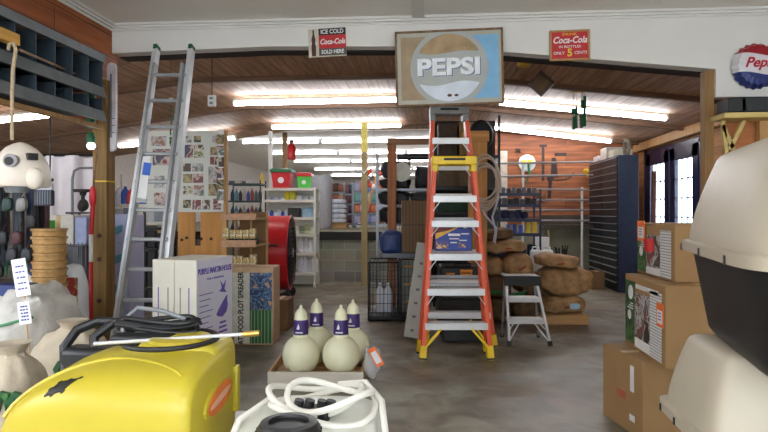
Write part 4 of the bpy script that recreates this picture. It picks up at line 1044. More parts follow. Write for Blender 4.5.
for k in range(4):
    a_ = R(20 + 90 * k); bl = MB(); r0, r1 = .08, .49
    p = [Vector((.02, math.cos(a_ - .12) * r0, zf + math.sin(a_ - .12) * r0)), Vector((.10, math.cos(a_ + .5) * r0, zf + math.sin(a_ + .5) * r0)), Vector((.12, math.cos(a_ + .38) * r1, zf + math.sin(a_ + .38) * r1)), Vector((.0, math.cos(a_ - .12) * r1, zf + math.sin(a_ - .12) * r1))]
    q = [v + Vector((.006, 0, 0)) for v in p]
    bl.add(p + q, [(3, 2, 1, 0), (4, 5, 6, 7), (0, 1, 5, 4), (1, 2, 6, 5), (2, 3, 7, 6), (3, 0, 4, 7)]); bl.build('blade', M_black, fan)
MB().cyl((-.12, 0, zf), (.03, 0, zf), .1, n=20).build('motor', M_black, fan)
for y in (-.3, .3):
    MB().tube([(-.22, y, .12), (.22, y, .12), (.24, y, .18)], .018, 8).build('stand_rail', M_black, fan)
    MB().tube([(0, y, .12), (0, y * 1.5, .42)], .018, 8).build('stand_arm', M_black, fan)
for x, y in ((.2, -.32), (.2, .32), (-.2, -.32), (-.2, .32)):
    MB().cyl((x, y - .025, .08), (x, y + .025, .08), .08, n=20).build('wheel', M_black, fan)
MB().tube([(-.1, -.52, zf + .12), (-.1, -.60, zf + .14), (.1, -.60, zf + .14), (.1, -.52, zf + .12)], .016, 8).build('handle', M_black, fan)

# ------------------------------------------------------------------ posts and things on them
yp = thing('support_post', 'slim yellowish wooden post standing before the block wall', 'post', fl(364.5, 10.45))
MB().bx(-.05, .05, -.05, .05, 0, 2.88).build('post_shaft', wood('yellowish_wood', (160, 142, 96), 'zxy', var=.15), yp)
MB().tube([(-.16, -.06, 2.02), (-.1, -.08, 2.1), (0, -.07, 1.98), (.1, -.08, 2.1), (.16, -.06, 2.02)], .016, 8).build('wrapped_wire', M_paper, yp)
MB().bx(-.052, .052, -.052, .052, 2.36, 2.88).build('painted_top', mat('post_yellow', (224, 206, 90), .5), yp)
bp_ = solo('support_post', MB().bx(-.05, .05, -.05, .05, .925, 3.52), M_post, 'brown wooden post rising behind the red storage tub', 'post', loc=fl(285, 14.2))
fe = thing('fire_extinguisher', 'small red fire extinguisher hanging on the brown post behind the tubs', 'extinguisher', at(291.5, 160, 13.9))
MB().lathe([(.0, 0), (.09, .01), (.1, .04), (.1, .3), (.06, .36), (.03, .38), (.03, .42), (0, .42)], n=16).build('cylinder', M_red, fe)
MB().bx(-.05, .06, -.02, .02, .40, .46).build('valve', M_black, fe)
wr = solo('stick', MB().bar((-.17, 0, 0), (.2, .02, 1.4), .05, .03, up=Y_), M_pale, 'light wooden stick leaning behind the slim post', 'stick', loc=fl(370, 12.4, .925))
wth = thing('wreath', 'round orange and white wreath hanging beside the slim post', 'wreath', at(374, 178, 11.9))
for i in range(12):
    a_ = 2 * math.pi * i / 12
    MB().sup((.155 * math.cos(a_), 0, .17 * math.sin(a_)), (.055, .03, .05), nu=10, nv=6, jit=.1).build('wreath_leaf', mat('wreath_orange', (190, 70, 40), .7) if i % 3 else M_paper, wth)
MB().tube([(.155 * math.cos(2 * math.pi * i / 24), .02, .17 * math.sin(2 * math.pi * i / 24)) for i in range(24)], .018, 6, closed=True).build('ring', M_cardd, wth)
MB().tube([(0, .02, .17), (0, .02, 1.1)], .004, 5).build('hanging_cord', M_black, wth)

# ------------------------------------------------------------------ stock in the raised rear room
Zr = .925
roll = solo('fabric_roll', MB().sup((0, 0, .58), (.24, .22, .60), .25, .7, 24, 14, jit=.02), mat('grey_cover', (146, 146, 150), .6, var=.1), 'tall grey covered bundle standing at the edge of the raised floor', 'bundle', loc=fl(321, 12.9, Zr))
film = mat('film_wrap', (208, 214, 224), .25, var=.2, scale=7)
pal = thing('pallet', 'wooden pallet under the shrink wrapped bags in the rear room', 'pallet', fl(335, 13.6, Zr))
for y in (0, .2, .4): MB().bx(-.26, .26, y - .04, y + .04, 0, .1).build('stringer', M_palex, pal)
MB().bx(-.28, .28, -.06, .46, .1, .12).build('deck', M_palex, pal)
for i in range(5):
    solo('wrapped_bag', MB().sup((0, 0, .055), (.27, .2, .058), .5, .45, 20, 8, jit=.04), film, 'shiny white wrapped bag in the low stack in the rear room', 'bag', 'wrapped bags in the rear room', loc=fl(335, 13.8, Zr + .122 + .11 * i))
def rear_unit(label, px0, px1, t, ztop, cols, grp, n=4, rows=4):
    s = shelving('shelf_unit', label, px0, px1, t, .5, [Zr + .1 + (ztop - Zr - .1) * k / rows for k in range(rows)], ztop, M_chrome, post=.03)
    for i in (0, 1): pass
    for o in s.children:
        if o.name.startswith('upright'):
            o.location.z = Zr; o.scale.z = (ztop - Zr) / ztop
    for k in range(rows):
        z = Zr + .1 + (ztop - Zr - .1) * k / rows
        row(s, z, n, -.9, .9, 'bag', .2, .22, cols[k % len(cols)], grp[0], 'bag', grp[1], 'feed_bag', y=.12)
    return s
rear_unit('steel shelf unit of brown and orange bags in the rear room, left', 327, 344, 15.5, 2.1, [[(180, 110, 80), (150, 90, 70), (200, 150, 120)], [(160, 90, 60), (90, 60, 50)]], ('orange brown bag on the rear room unit behind wrapped bags', 'orange brown bags in the rear room'), n=3)
rear_unit('steel shelf unit of dark red and white bags in the rear room, middle', 344, 353, 14.6, 2.0, [[(130, 60, 50), (90, 50, 60)], [(150, 100, 90), (60, 50, 80)]], ('dark red bag on the narrow rear room unit', 'dark red bags in the rear room'), n=2)
rear_unit('steel shelf unit of lilac and orange goods behind the slim post', 353, 384, 14.0, 2.05, [[(190, 190, 220), (220, 110, 70), (150, 160, 210)], [(224, 130, 90), (200, 200, 220), (180, 80, 70)], [(120, 180, 170), (170, 170, 220), (210, 210, 214)]], ('lilac or orange bag on the rear room unit behind the post', 'lilac and orange bags in the rear room'), n=5)

# ------------------------------------------------------------------ centre: posts, shelving, kennels
pw = thing('wooden_post', 'reddish brown wooden post with a cross board behind the tall stepladder', 'post', fl(392, 7.7))
MB().bx(-.055, .055, -.05, .05, 0, 2.26).build('post_shaft', wood('reddish_wood', (166, 104, 60), 'zxy'), pw, bevel=.003)
MB().bx(-.06, .68, -.07, -.04, 2.17, 2.25).build('cross_board', wood('brown_across', (150, 110, 78), 'xyz'), pw, bevel=.003)
c1_ = shelving('wire_shelving', 'chrome wire shelving with black bundles behind the stepladder', 376, 431, 8.0, .45, (.3, .85, 1.14, 1.40, 1.62), 2.12, M_chrome, wire=True, post=.022)
for x in (-.6,): pass
def bundle(label, s, x, z, w_, h, c=(24, 28, 34), d=.2):
    cc = c; return solo('stock_bundle', MB().sup((0, 0, h / 2), (w_ / 2, d, h / 2), .45, .5, 18, 10, jit=.09), mat('bundle_%d_%d_%d' % cc, cc, .6, var=.3, scale=25), label, 'bundle', loc=put(s, x, z + .003), rz=s.rotation_euler.z)
bundle('flat black bundle on the top wire shelf, under the blue grey pack', c1_, -.3, 1.62, .42, .13)
bundle('blue grey pack on the top wire shelf by the wreath', c1_, -.28, 1.76, .40, .24, (56, 66, 84))
bundle('black bag on the top wire shelf by the stepladder', c1_, .72, 1.62, .22, .30, (20, 24, 30))
bundle('black lumpy bundle on the second wire shelf, left', c1_, -.35, 1.40, .42, .18)
bundle('black lumpy bundle on the second wire shelf, right', c1_, .6, 1.40, .26, .17, (28, 30, 34))
bundle('black crate pad on the third wire shelf beside the slim post', c1_, -.3, 1.14, .44, .22, (26, 30, 40))
bundle('grey goods on the third wire shelf by the stepladder', c1_, .65, 1.14, .24, .2, (70, 72, 76))
plt = solo('round_plate', MB().lathe([(0, 0), (.11, 0), (.13, .012), (.11, .02), (0, .02)], n=30, M=Matrix(((1, 0, 0), (0, 0, -1), (0, 1, 0)))), mat('plate_white', (216, 224, 210), .5), 'round off white plate hanging behind the reddish post', 'plate', loc=at(402, 172, 7.86))
pipe = solo('pipe_bundle', MB().cyl((0, 0, 0), (.46, 0, .0), .045, n=16), M_black, 'thick black pipe lying across the top of the chrome wire shelving', 'pipe', loc=at(397, 157, 8.0) + Vector((0, .0, .0)))
# big orange brown post with crossboard, rings and hose
ow = thing('wooden_post', 'wide orange brown wooden post with short crossboard holding the hose coil', 'post', fl(477.5, 7.0))
MB().bx(-.11, .11, -.04, .04, 0, 2.26).build('post_shaft', M_orange_w, ow, bevel=.003)
MB().bx(-.18, .13, -.075, -.04, 2.13, 2.25).build('crossboard', wood('orange_across', (204, 146, 78), 'xyz'), ow, bevel=.003)
MB().cyl((0, -.2, 1.83), (0, -.04, 1.83), .014, n=10).build('hook_peg', M_blackm, ow)
rg = thing('black_coil', 'black coiled ring hanging on the crossboard above the beige hose', 'coil', at(481, 135, 7.15))
for k in range(4):
    MB().tube([((.125 - .008 * k) * math.cos(2 * math.pi * i / 28), .02 * k, (.165 - .01 * k) * math.sin(2 * math.pi * i / 28)) for i in range(28)], .022, 8, closed=True).build('coil_turn', M_black, rg)
MB().lathe([(0, 0), (.11, 0), (.11, .015), (0, .015)], n=26, M=Matrix(((1, 0, 0), (0, 0, -1), (0, 1.3, 0))), o=(0, .03, 0)).build('dark_mesh', mat('dark_mesh', (34, 38, 46), .8, var=.4, scale=60), rg)
hc = thing('hose_coil', 'thick beige hose coiled over the wide wooden post', 'hose', at(483, 180, 6.72))
M_bh = mat('beige_hose', (186, 166, 146), .5, var=.08)
for k in range(7):
    rx, rz_ = .155 + .012 * math.sin(k * 2.1), .20 + .035 * (k % 4)
    MB().tube([(rx * math.cos(2 * math.pi * i / 32) + .006 * k, -.012 * (k % 4), -.03 * (k % 3) - .02 + rz_ * math.sin(2 * math.pi * i / 32)) for i in range(32)], .012, 8, closed=True).build('coil_turn', M_bh, hc)
MB().tube([(.15, -.02, .0), (.17, -.03, -.2), (.10, -.03, -.42), (.14, -.03, -.58), (.12, -.03, -.70)], .013, 8).build('hose_end', mat('hose_lilac', (190, 186, 200), .5), hc)
MB().tube([(-.08, -.02, -.18), (.02, -.03, -.4), (.15, -.03, -.55), (.13, -.03, -.72)], .012, 8).build('hose_end', MATS['hose_lilac'], hc)
# dark store shelving behind the ladders
c2_ = shelving('dark_shelving', 'dark steel shelving standing behind the orange stepladders', 433, 500, 8.1, .45, (.2, .55, .95, 1.3, 1.65, 2.08), 2.62, M_blackm, post=.03, back=mat('dark_back', (40, 38, 38), .8))
for k, (x, z, w_, h, c) in enumerate(((-.55, .95, .3, .22, (36, 60, 52)), (0.1, .95, .3, .2, (50, 40, 38)), (.7, .95, .22, .22, (60, 66, 70)), (-.5, 1.3, .34, .25, (18, 70, 46)), (.15, 1.3, .3, .25, (16, 60, 44)), (.7, 1.3, .2, .2, (40, 44, 50)),
                                       (-.5, 1.65, .3, .3, (96, 76, 48)), (.1, 1.65, .34, .34, (110, 88, 56)), (.65, 1.65, .2, .28, (70, 60, 50)), (-.5, .55, .34, .22, (26, 28, 30)), (.1, .55, .34, .22, (30, 30, 34)), (.68, .55, .22, .2, (40, 40, 44)), (-.4, .2, .4, .24, (20, 20, 22)), (.4, .2, .4, .26, (26, 26, 30)), (-.55, 2.08, .26, .44, (70, 54, 36)), (.12, 2.08, .30, .46, (150, 122, 70)))):
    nm_ = {(0): 'dark teal', 1: 'brown', 2: 'grey', 3: 'green', 4: 'dark green', 5: 'slate', 6: 'olive brown', 7: 'large tan', 8: 'umber', 9: 'black', 10: 'charcoal', 11: 'dull grey', 12: 'flat black', 13: 'wide charcoal', 14: 'tall dark brown', 15: 'tall tan'}[k]
    lv = {.95: 'middle', 1.3: 'fourth highest', 1.65: 'third highest', 2.08: 'top', .55: 'second lowest', .2: 'lowest'}[z]
    solo('stock_carton', MB().bx(-w_ / 2, w_ / 2, -.14, .14, 0, h), mat('carton_%d_%d_%d' % c, c, .6, var=.25, scale=20), '%s carton on the %s shelf behind the stepladders' % (nm_, lv), 'box', loc=put(c2_, x, z + .004), rz=c2_.rotation_euler.z, bevel=.005)
# printed carton resting between the ladders and the black boxed machine behind
p = at(453, 256.5, 5.44); st_ = (.335, .10, .275)
pcb = carton('blue, red and yellow picture carton standing on the shorter stepladder', (p.x, p.y, .946), st_, YAW, mat('carton_blue', (40, 66, 150), .5), tape=False)
y = -st_[1] / 2
MB().prism([(-.166, .13), (-.05, .175), (.06, .225), (.1, .273), (-.166, .273)], (0, y - .0015, 0), X_, Z_, .0015).build('red_panel', mat('panel_maroon', (120, 34, 34), .5), pcb, smooth=False)
MB().prism([(-.166, .105), (-.05, .165), (.08, .232), (-.05, .185), (-.166, .16)], (0, y - .003, 0), X_, Z_, .0015).build('yellow_swoosh', mat('panel_yellow', (232, 180, 60), .5), pcb, smooth=False)
MB().bx(-.16, -.05, y - .003, y - .001, .02, .09).build('photo_panel', picture('fire_picture', [(200, 120, 60), (230, 190, 120), (120, 80, 90), (60, 70, 140)], 22, 4.), pcb)
MB().bx(.04, .11, y - .003, y - .001, .03, .075).build('photo_panel', MATS['fire_picture'], pcb)
for i, (a_, b_, c_) in enumerate(((-.05, .06, .135), (-.04, .05, .105), (.07, .14, .15), (-.03, .03, .07), (.05, .12, .09))): MB().bx(a_, b_, y - .003, y - .001, c_, c_ + (.022 if i == 0 else .01)).build('printed_line', M_paper, pcb)
MB().bx(.09, .12, y - .003, y - .001, .205, .245).build('white_mark', M_paper, pcb)
bx_ = carton('plain dark carton under the black case behind the ladders', (at(460, 0, 6.5).x, at(460, 0, 6.5).y, 0), (.5, .4, .36), YAW, mat('carton_dark', (44, 42, 40), .8), tape=False)
bm2 = thing('tool_case', 'black tool case with an orange label behind the shorter stepladder', 'tool case', (at(460, 0, 6.5).x, at(460, 0, 6.5).y, .362), YAW)
MB().bx(-.24, .24, -.18, .18, 0, .2).build('case_base', mat('case_grey', (92, 94, 96), .4, .3), bm2, bevel=.03)
MB().bx(-.24, .24, -.18, .18, .205, .36).build('case_lid', M_black, bm2, bevel=.03)
MB().bx(-.02, .11, -.186, -.18, .25, .32).build('orange_label', mat('label_orange', (240, 150, 30), .5), bm2)
text('DEWALT', .035, M_ink, bm2, (.045, -.1875, .285), X_, Z_, bold=.001)
MB().bx(-.17, -.08, -.186, -.18, .27, .285).build('yellow_line', MATS['label_orange'], bm2)
MB().tube([(-.08, -.2, .36), (-.08, -.2, .39), (.08, -.2, .39), (.08, -.2, .36)], .01, 8).build('handle', M_black, bm2)
# black floor crate between the ladder feet
kc = thing('plastic_crate', 'low black plastic crate on the floor behind the shorter stepladder', 'crate', fl(462, 6.05), YAW)
for a_ in ((-.2, .2, -.12, -.11, .0, .16), (-.2, .2, .11, .12, .0, .16), (-.2, -.19, -.12, .12, 0, .16), (.19, .2, -.12, .12, 0, .16)): MB().bx(*a_).build('side_panel', M_black, kc)
MB().bx(-.2, .2, -.12, .12, 0, .01).build('base_panel', M_black, kc)
# kennels
def kennel(label, px0, px1, t, d, h, cell=.045):
    a = fl(px0, t); b = fl(px1, t); W = (b - a).length; c = (a + b) / 2; k = thing('wire_kennel', label, 'dog crate', c, YAW); w2 = W / 2
    fr = MB()
    for x in (-w2, w2):
        for y in (0, d): fr.tube([(x, y, 0.01), (x, y, h)], .01, 6)
    for z in (.02, h):
        for y in (0, d): fr.tube([(-w2, y, z), (w2, y, z)], .01, 6)
        for x in (-w2, w2): fr.tube([(x, 0, z), (x, d, z)], .01, 6)
    fr.build('frame', M_blackm, k)
    for nm, y in (('front_mesh', 0), ('rear_mesh', d)):
        g_ = MB(); n = int(W / cell)
        for i in range(1, n): x = -w2 + W * i / n; g_.box((x, y, h / 2), (.0055, .0055, h))
        for j in range(1, int(h / (cell * 2.4)) + 1): g_.box((0, y, j * cell * 2.4), (W, .006, .006))
        g_.build(nm, M_blackm, k)
    for x in (-w2, w2):
        g_ = MB(); n = int(d / cell)
        for i in range(1, n): g_.box((x, d * i / n, h / 2), (.005, .005, h))
        for j in range(1, int(h / (cell * 2.4)) + 1): g_.box((x, d / 2, j * cell * 2.4), (.006, d, .006))
        g_.build('side_mesh', M_blackm, k)
    MB().bx(-w2 + .01, w2 - .01, .01, d - .01, .02, .06).build('tray', M_black, k, bevel=.008)
    g_ = MB()
    for i in range(1, int(W / cell)): x = -w2 + W * i / int(W / cell); g_.box((x, d / 2, h), (.004, d, .004))
    g_.build('top_mesh', M_blackm, k)
    return k, W
k1, W1 = kennel('black wire dog crate with white jugs inside beside the leaning board', 368.5, 399, 7.0, .62, .70)
k2, W2 = kennel('black wire dog crate with a pale panel inside, close by the stepladder', 401, 428, 6.95, .60, .74)
for i, (px, t) in enumerate(((380, 7.3), (388, 7.3))):
    solo('plastic_jug', jug(0, .36, .055), mat('jug_white', (214, 220, 230), .4), 'white jug inside the black wire dog crate', 'jug', 'white jugs in the dog crate', loc=fl(px, t, .068))
solo('pale_panel', MB().bx(-.14, .14, -.01, .01, 0, .62), mat('panel_pale', (150, 158, 152), .6), 'pale grey green panel standing inside the right wire dog crate', 'panel', loc=fl(411, 7.3, .068), rz=YAW)
for i in range(3):
    solo('wooden_rod', MB().cyl((-.13, 0, 0), (.13, 0, 0), .012, n=8), M_pale, 'pale horizontal rod fixed across the right dog crate', 'rod', 'pale rods across the dog crate', loc=fl(415, 6.93, .24 + .21 * i), rz=YAW)
tb = thing('plastic_tray', 'grey black plastic tray lying on top of the wire dog crates', 'tray', fl(404, 7.25, .755), YAW)
MB().bx(-.27, .29, -.24, .24, 0, .02).build('tray_base', M_black, tb)
for a_ in ((-.27, .29, -.26, -.24, 0, .055), (-.27, .29, .24, .26, 0, .055), (-.29, -.27, -.26, .26, 0, .055), (.29, .31, -.26, .26, 0, .055)): MB().bx(*a_).build('tray_rim', mat('tray_grey', (70, 76, 86), .35), tb, bevel=.004)
bbag = solo('blue_bag', MB().sup((0, 0, .15), (.14, .12, .15), .6, .7, 22, 12, jit=.06), mat('bag_blue', (36, 62, 112), .5, var=.3, scale=12), 'dark blue plastic bag on the tray beside the striped carton', 'bag', loc=fl(391.5, 7.22, .78), rz=.2)
scb = carton('brown carton seen through black wires on the tray by the ladder', (fl(414.5, 7.25).x, fl(414.5, 7.25).y, .78), (.32, .26, .66), YAW, M_cardd, tape=False)
g_ = thing('wire_grid', 'black wire grid standing in front of the brown carton', 'wire panel', fl(413.5, 7.07, .812), YAW)
m_ = MB()
for i in range(9): m_.box((-.17 + .04 * i, 0, .33), (.006, .006, .66))
for z in (.0, .33, .655): m_.box((0, 0, z + .003), (.34, .006, .008))
m_.build('wires', M_blackm, g_)
lp = solo('leaning_board', MB().bar(at(411, 331, 5.95) - at(411, 331, 5.95), at(424, 237, 6.3) - at(411, 331, 5.95), .15, .035, up=Y_), mat('board_grey', (168, 168, 160), .6, var=.08, scale=9), 'pale grey perforated board leaning beside the orange ladder foot', 'board', loc=fl(411, 5.95, .03))
for i in range(6):
    f_ = .08 + .14 * i; v0 = (at(424, 237, 6.3) - at(411, 331, 5.95)) * f_
    MB().box(v0 - Vector((.0, .02, 0)), (.035, .006, .025)).build('dark_hole', mat('hole_grey', (110, 110, 106), .7), lp)
# ------------------------------------------------------------------ right rear corner: sacks, tool wall, shelving, bins
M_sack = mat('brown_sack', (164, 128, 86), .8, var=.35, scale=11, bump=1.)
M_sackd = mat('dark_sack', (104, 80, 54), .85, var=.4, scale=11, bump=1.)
M_sprint = mat('sack_print', (150, 70, 50), .8, var=.2)
pl_ = thing('wooden_pallet', 'low wooden pallet under the brown paper sacks', 'pallet', fl(556, 7.15), YAW)
for y in (-.3, 0, .3): MB().bx(-.28, .28, y - .04, y + .04, 0, .09).build('stringer', M_palex, pl_)
for i in range(6): MB().bx(-.28, .28, -.36 + .12 * i, -.27 + .12 * i, .09, .11).build('deck_board', M_palex, pl_)
def sack(px, t, z, w_, h, label, m=M_sack, d=.26, tilt=0., mark=True, e=.45, rz=0.):
    s = thing('feed_sack', label, 'sack', fl(px, t, z), YAW + rz)
    Mt = Matrix.Rotation(tilt, 3, 'Y')
    def fn(q):
        f_ = abs(q.x) / (w_ / 2); q = q.copy(); q.z *= 1 - .35 * f_ ** 4; q.z += .012 * math.sin(q.x * 14 + px) ; return q
    MB().sup((0, 0, h / 2), (w_ / 2, d, h / 2), e, .42, 40, 18, M=Mt, jit=.05, fn=fn).build('sack_body', m, s, ang=80)
    if mark: MB().sup((0, -d * .86, h * .5), (w_ * .22, d * .12, h * .2), .5, .6, 14, 8, jit=.1).build('printed_patch', M_sprint, s)
    return s
sack(560, 7.1, .112, .52, .21, 'brown paper sack lying directly on the pallet')
sack(564, 7.05, .325, .60, .31, 'large bulging brown sack in the middle of the pallet pile', mark=False, rz=-.1)
sack(556, 7.1, .637, .47, .16, 'flat brown sack with red print, topmost of the pallet pile')
solo('paper_label', MB().sup((0, 0, 0), (.06, .012, .035), .6, .6, 12, 6), mat('label_ltblue', (160, 196, 216), .5), 'pale blue label stuck on the lowest pallet sack', 'label', loc=fl(575, 6.82, .21))
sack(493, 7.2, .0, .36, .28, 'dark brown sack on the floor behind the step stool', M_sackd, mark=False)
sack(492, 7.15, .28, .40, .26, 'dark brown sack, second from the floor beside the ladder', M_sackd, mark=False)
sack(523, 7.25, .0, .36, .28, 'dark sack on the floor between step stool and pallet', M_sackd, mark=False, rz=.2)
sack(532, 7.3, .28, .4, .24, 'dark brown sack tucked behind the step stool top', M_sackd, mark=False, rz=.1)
sack(516, 7.05, .545, .32, .26, 'round brown sack with red print behind the step stool top')
sack(489, 7.2, .545, .30, .22, 'brown sack wedged between the ladder and the round sack', mark=False)
sack(503, 7.2, .81, .50, .15, 'long brown sack lying across the left sack pile')
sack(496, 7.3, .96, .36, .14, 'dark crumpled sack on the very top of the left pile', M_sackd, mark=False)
gh = solo('green_hose', MB().tube([(-.22, 0, 0), (-.1, -.05, .02), (.05, -.05, -.02), (.2, -.02, .01), (.24, .05, .02)], .02, 8), mat('hose_green', (24, 120, 60), .5), 'green hose across the front of the dark sacks behind the stool', 'hose', loc=fl(505, 6.82, .36))
# dark blue steel shelving against the tool wall
db = shelving('dark_shelving', 'dark blue steel shelving against the tool wall behind the sacks', 495, 541, 9.4, .45, (.5, .96, 1.19, 1.42, 1.6), 1.66, M_navy, post=.03)
row(db, .96, 3, -.5, .3, 'box', .06, .14, [(40, 80, 190), (36, 70, 170)], 'bright blue package on the dark blue shelving', 'package', 'blue packages', 'blue_package', y=.1)
row(db, .96, 2, .35, .9, 'box', .07, .17, [(220, 190, 50), (236, 200, 50)], 'yellow package on the dark blue shelving', 'package', 'yellow packages', 'yellow_package', y=.1)
row(db, .96, 1, -.95, -.75, 'box', .05, .11, [(214, 190, 60)], 'small yellow package at the ladder end of the dark blue shelving', 'package', None, 'yellow_package', y=.1)
row(db, 1.19, 5, -.9, .5, 'bag', .12, .13, [(30, 44, 92), (26, 36, 70), (60, 70, 90)], 'dark blue bag on the middle of the dark blue shelving', 'bag', 'dark blue bags', 'small_bag', y=.15)
row(db, 1.42, 7, -.9, .9, 'box', .08, .1, [(40, 44, 54), (90, 96, 104), (30, 34, 46)], 'small dark carton on the upper dark blue shelf', 'box', 'small dark cartons', 'small_carton', y=.15)
row(db, 1.6, 8, -.9, .9, 'box', .06, .09, [(30, 30, 34), (70, 74, 80)], 'small dark carton on the top of the dark blue shelving', 'box', 'small dark cartons on top', 'small_carton', y=.15)
row(db, .5, 4, -.9, .9, 'bag', .16, .25, [(24, 34, 60), (40, 50, 74), (30, 34, 44)], 'dark bag on the low dark blue shelf behind the sacks', 'bag', 'dark bags low down', 'small_bag', y=.15)
# horizontal pipe rack
pr2 = thing('pipe_rack', 'rack of long horizontal grey pipes in front of the tool wall', 'rack', fl(545, 10.6))
zl = [EYE + (HY - y_) / F * 10.6 for y_ in (163.5, 176.5, 189.5, 200, 210, 220.5)]
for i, z in enumerate(zl):
    a_ = fl(497, 10.6, z) - pr2.location; b_ = fl(593 if i < 2 else 589, 10.6, z - .06 * (i < 2)) - pr2.location
    a_.z = z; b_.z = z + (.03 if i < 2 else 0)
    MB().cyl(a_, b_, .018, n=8).build('pipe', M_alud, pr2)
for px, z1 in ((523, 2.2), (582, 1.75), (497, 2.2)):
    a_ = fl(px, 10.65) - pr2.location; MB().cyl(a_, a_ + Z_ * z1, .022, n=8).build('upright', mat('pipe_white', (206, 206, 204), .5), pr2)
solo('white_board', MB().bx(-.07, .07, -.012, .012, 0, 2.45), mat('board_offwhite', (206, 198, 184), .6), 'narrow white board standing upright against the tool wall', 'board', loc=fl(503.5, 11.1), rz=YAW)
solo('white_board', MB().bx(-.06, .03, -.012, .012, 0, 2.35), mat('board_lilac', (150, 148, 160), .6), 'narrow grey board standing beside the white one', 'board', loc=fl(497, 11.15), rz=YAW)
wd_ = thing('wall_disc', 'round pale disc with yellow tools hanging on the tool wall', 'disc', at(527, 163, 11.4))
MB().lathe([(0, 0), (.15, 0), (.165, .01), (.15, .02), (0, .02)], n=28, M=Matrix(((1, 0, 0), (0, 0, -1), (0, 1, 0)))).build('disc', mat('disc_pale', (196, 206, 204), .3), wd_)
MB().bx(-.11, .0, -.05, -.02, .0, .05).build('yellow_tool', M_yel2, wd_, bevel=.01)
MB().bx(.02, .1, -.05, -.02, -.03, .06).build('yellow_tool', M_yel2, wd_, bevel=.01)
MB().tube([(.02, -.04, -.02), (.04, -.05, -.2), (-.02, -.05, -.38)], .02, 6).build('dark_strap', M_dgreen, wd_)
def tool(px, py, label, mbf, m=M_blackm): return solo('hand_tool', mbf, m, label, 'tool', loc=at(px, py, 11.42))
M_iron = mat('old_iron', (48, 34, 28), .6, .3, var=.3)
tool(543, 150, 'long dark iron bar hanging upright on the tool wall', MB().bar((0, 0, -.6), (0, 0, .1), .05, .03, up=Y_).box((0, 0, .08), (.14, .04, .05)), M_iron)
tool(553, 162, 'broad dark blade hanging in the middle of the tool wall', MB().prism([(-.05, -.3), (.09, -.3), (.05, .08), (-.03, .08)], (0, 0, 0), X_, Z_, .03).cyl((0.01, 0, .08), (.01, 0, .14), .02, n=8), M_iron)
tool(560, 154, 'dark hand plane mounted high on the tool wall', MB().bx(-.11, .11, -.05, .04, -.04, .02).bar((-.05, -.01, .0), (-.08, -.01, .07), .03, .03).cyl((.06, -.01, .02), (.06, -.01, .07), .02, n=8), M_iron)
tool(583, 166, 'dark clamp hanging near the right of the tool wall', MB().tube([(0, -.02, -.2), (0, -.02, .1), (.07, -.02, .1), (.07, -.02, .04)], .014, 6).box((0, -.02, -.2), (.06, .04, .05)), M_iron)
tool(560, 178, 'curved dark sickle shape low on the tool wall', MB().tube([(-.2, -.02, -.02), (-.05, -.02, -.05), (.1, -.02, -.03), (.2, -.02, .02), (.25, -.02, .1)], .02, 6), M_iron)
tool(570, 170, 'small dark hook hanging beside the pipe rack', MB().tube([(0, -.02, .08), (0, -.02, 0), (.04, -.02, -.03), (.07, -.02, .0)], .01, 6), M_iron)
tool(541, 196, 'round dark iron lump hanging behind the pipe rack', MB().sup((0, -.03, 0), (.09, .05, .1), .6, .7, 14, 8, jit=.1), mat('rust_lump', (120, 74, 46), .8))
tool(518, 150, 'small dark bracket fixed high above the pale disc', MB().bx(-.04, .04, -.04, .02, -.02, .02).bar((-.03, -.02, 0), (.05, -.02, -.05), .02, .02), M_iron)
tool(566, 188, 'long dark crosscut bar hanging low behind the pipes', MB().bar((-.45, -.02, .02), (.35, -.02, -.02), .03, .09).bar((-.45, -.02, 0), (-.45, -.02, .14), .03, .03), M_iron)
tool(549, 188, 'dark upright wrench shape beside the white pipe', MB().bar((0, -.02, -.2), (.02, -.02, .16), .06, .03, up=Y_).box((0.02, -.02, .18), (.12, .04, .08)), M_iron)
tool(573, 157, 'round dark pulley hanging high beside the clamp', MB().tube([(.06 * math.cos(2 * math.pi * i / 16), -.02, .06 * math.sin(2 * math.pi * i / 16)) for i in range(16)], .018, 6, closed=True).cyl((0, -.03, 0), (0, 0, 0), .03, n=10), M_iron)
solo('yellow_tool', MB().sup((0, 0, 0), (.05, .04, .04), .7, .7, 12, 8).cyl((0, 0, -.02), (.03, 0, -.1), .015, n=8), M_yel2, 'small yellow tool hanging at the right end of the pipe rack', 'tool', loc=at(586, 171, 10.5))
solo('work_shelf', MB().bx(-.5, .48, -.2, .15, -.04, .0).bx(-.5, .48, .1, .15, .0, .18), mat('dark_bench', (70, 62, 52), .8, var=.3), 'dark timber ledge low on the tool wall above concrete', 'ledge', loc=(2.62, 11.40, 1.06))
# jugs and bucket on a low stand below
sd = thing('low_stand', 'low dark stand carrying white jugs and bucket by the tool wall', 'stand', fl(549, 8.95), YAW)
MB().bx(-.36, .36, -.2, .2, .36, .40).build('top', M_cardd, sd)
for x in (-.32, .32):
    for y in (-.16, .16): MB().bx(x - .02, x + .02, y - .02, y + .02, 0, .36).build('leg', M_cardd, sd)
def can(px, t, z, label, h=.33):
    c = thing('plastic_can', label, 'can', fl(px, t, z), YAW)
    MB().sup((0, 0, h / 2), (.085, .07, h / 2), .3, .35, 20, 12).build('can_body', mat('can_white', (212, 214, 212), .4), c)
    MB().cyl((.03, 0, h - .005), (.03, 0, h + .04), .025, n=12).build('cap', M_paper, c)
    MB().tube([(-.06, 0, h - .01), (-.05, 0, h + .04), (.0, 0, h + .04)], .012, 8).build('handle', MATS['can_white'], c)
can(536, 8.9, .402, 'white plastic can nearer the dark shelving, standing on the low stand')
can(547, 8.9, .402, 'white plastic can beside the white bucket on the low stand')
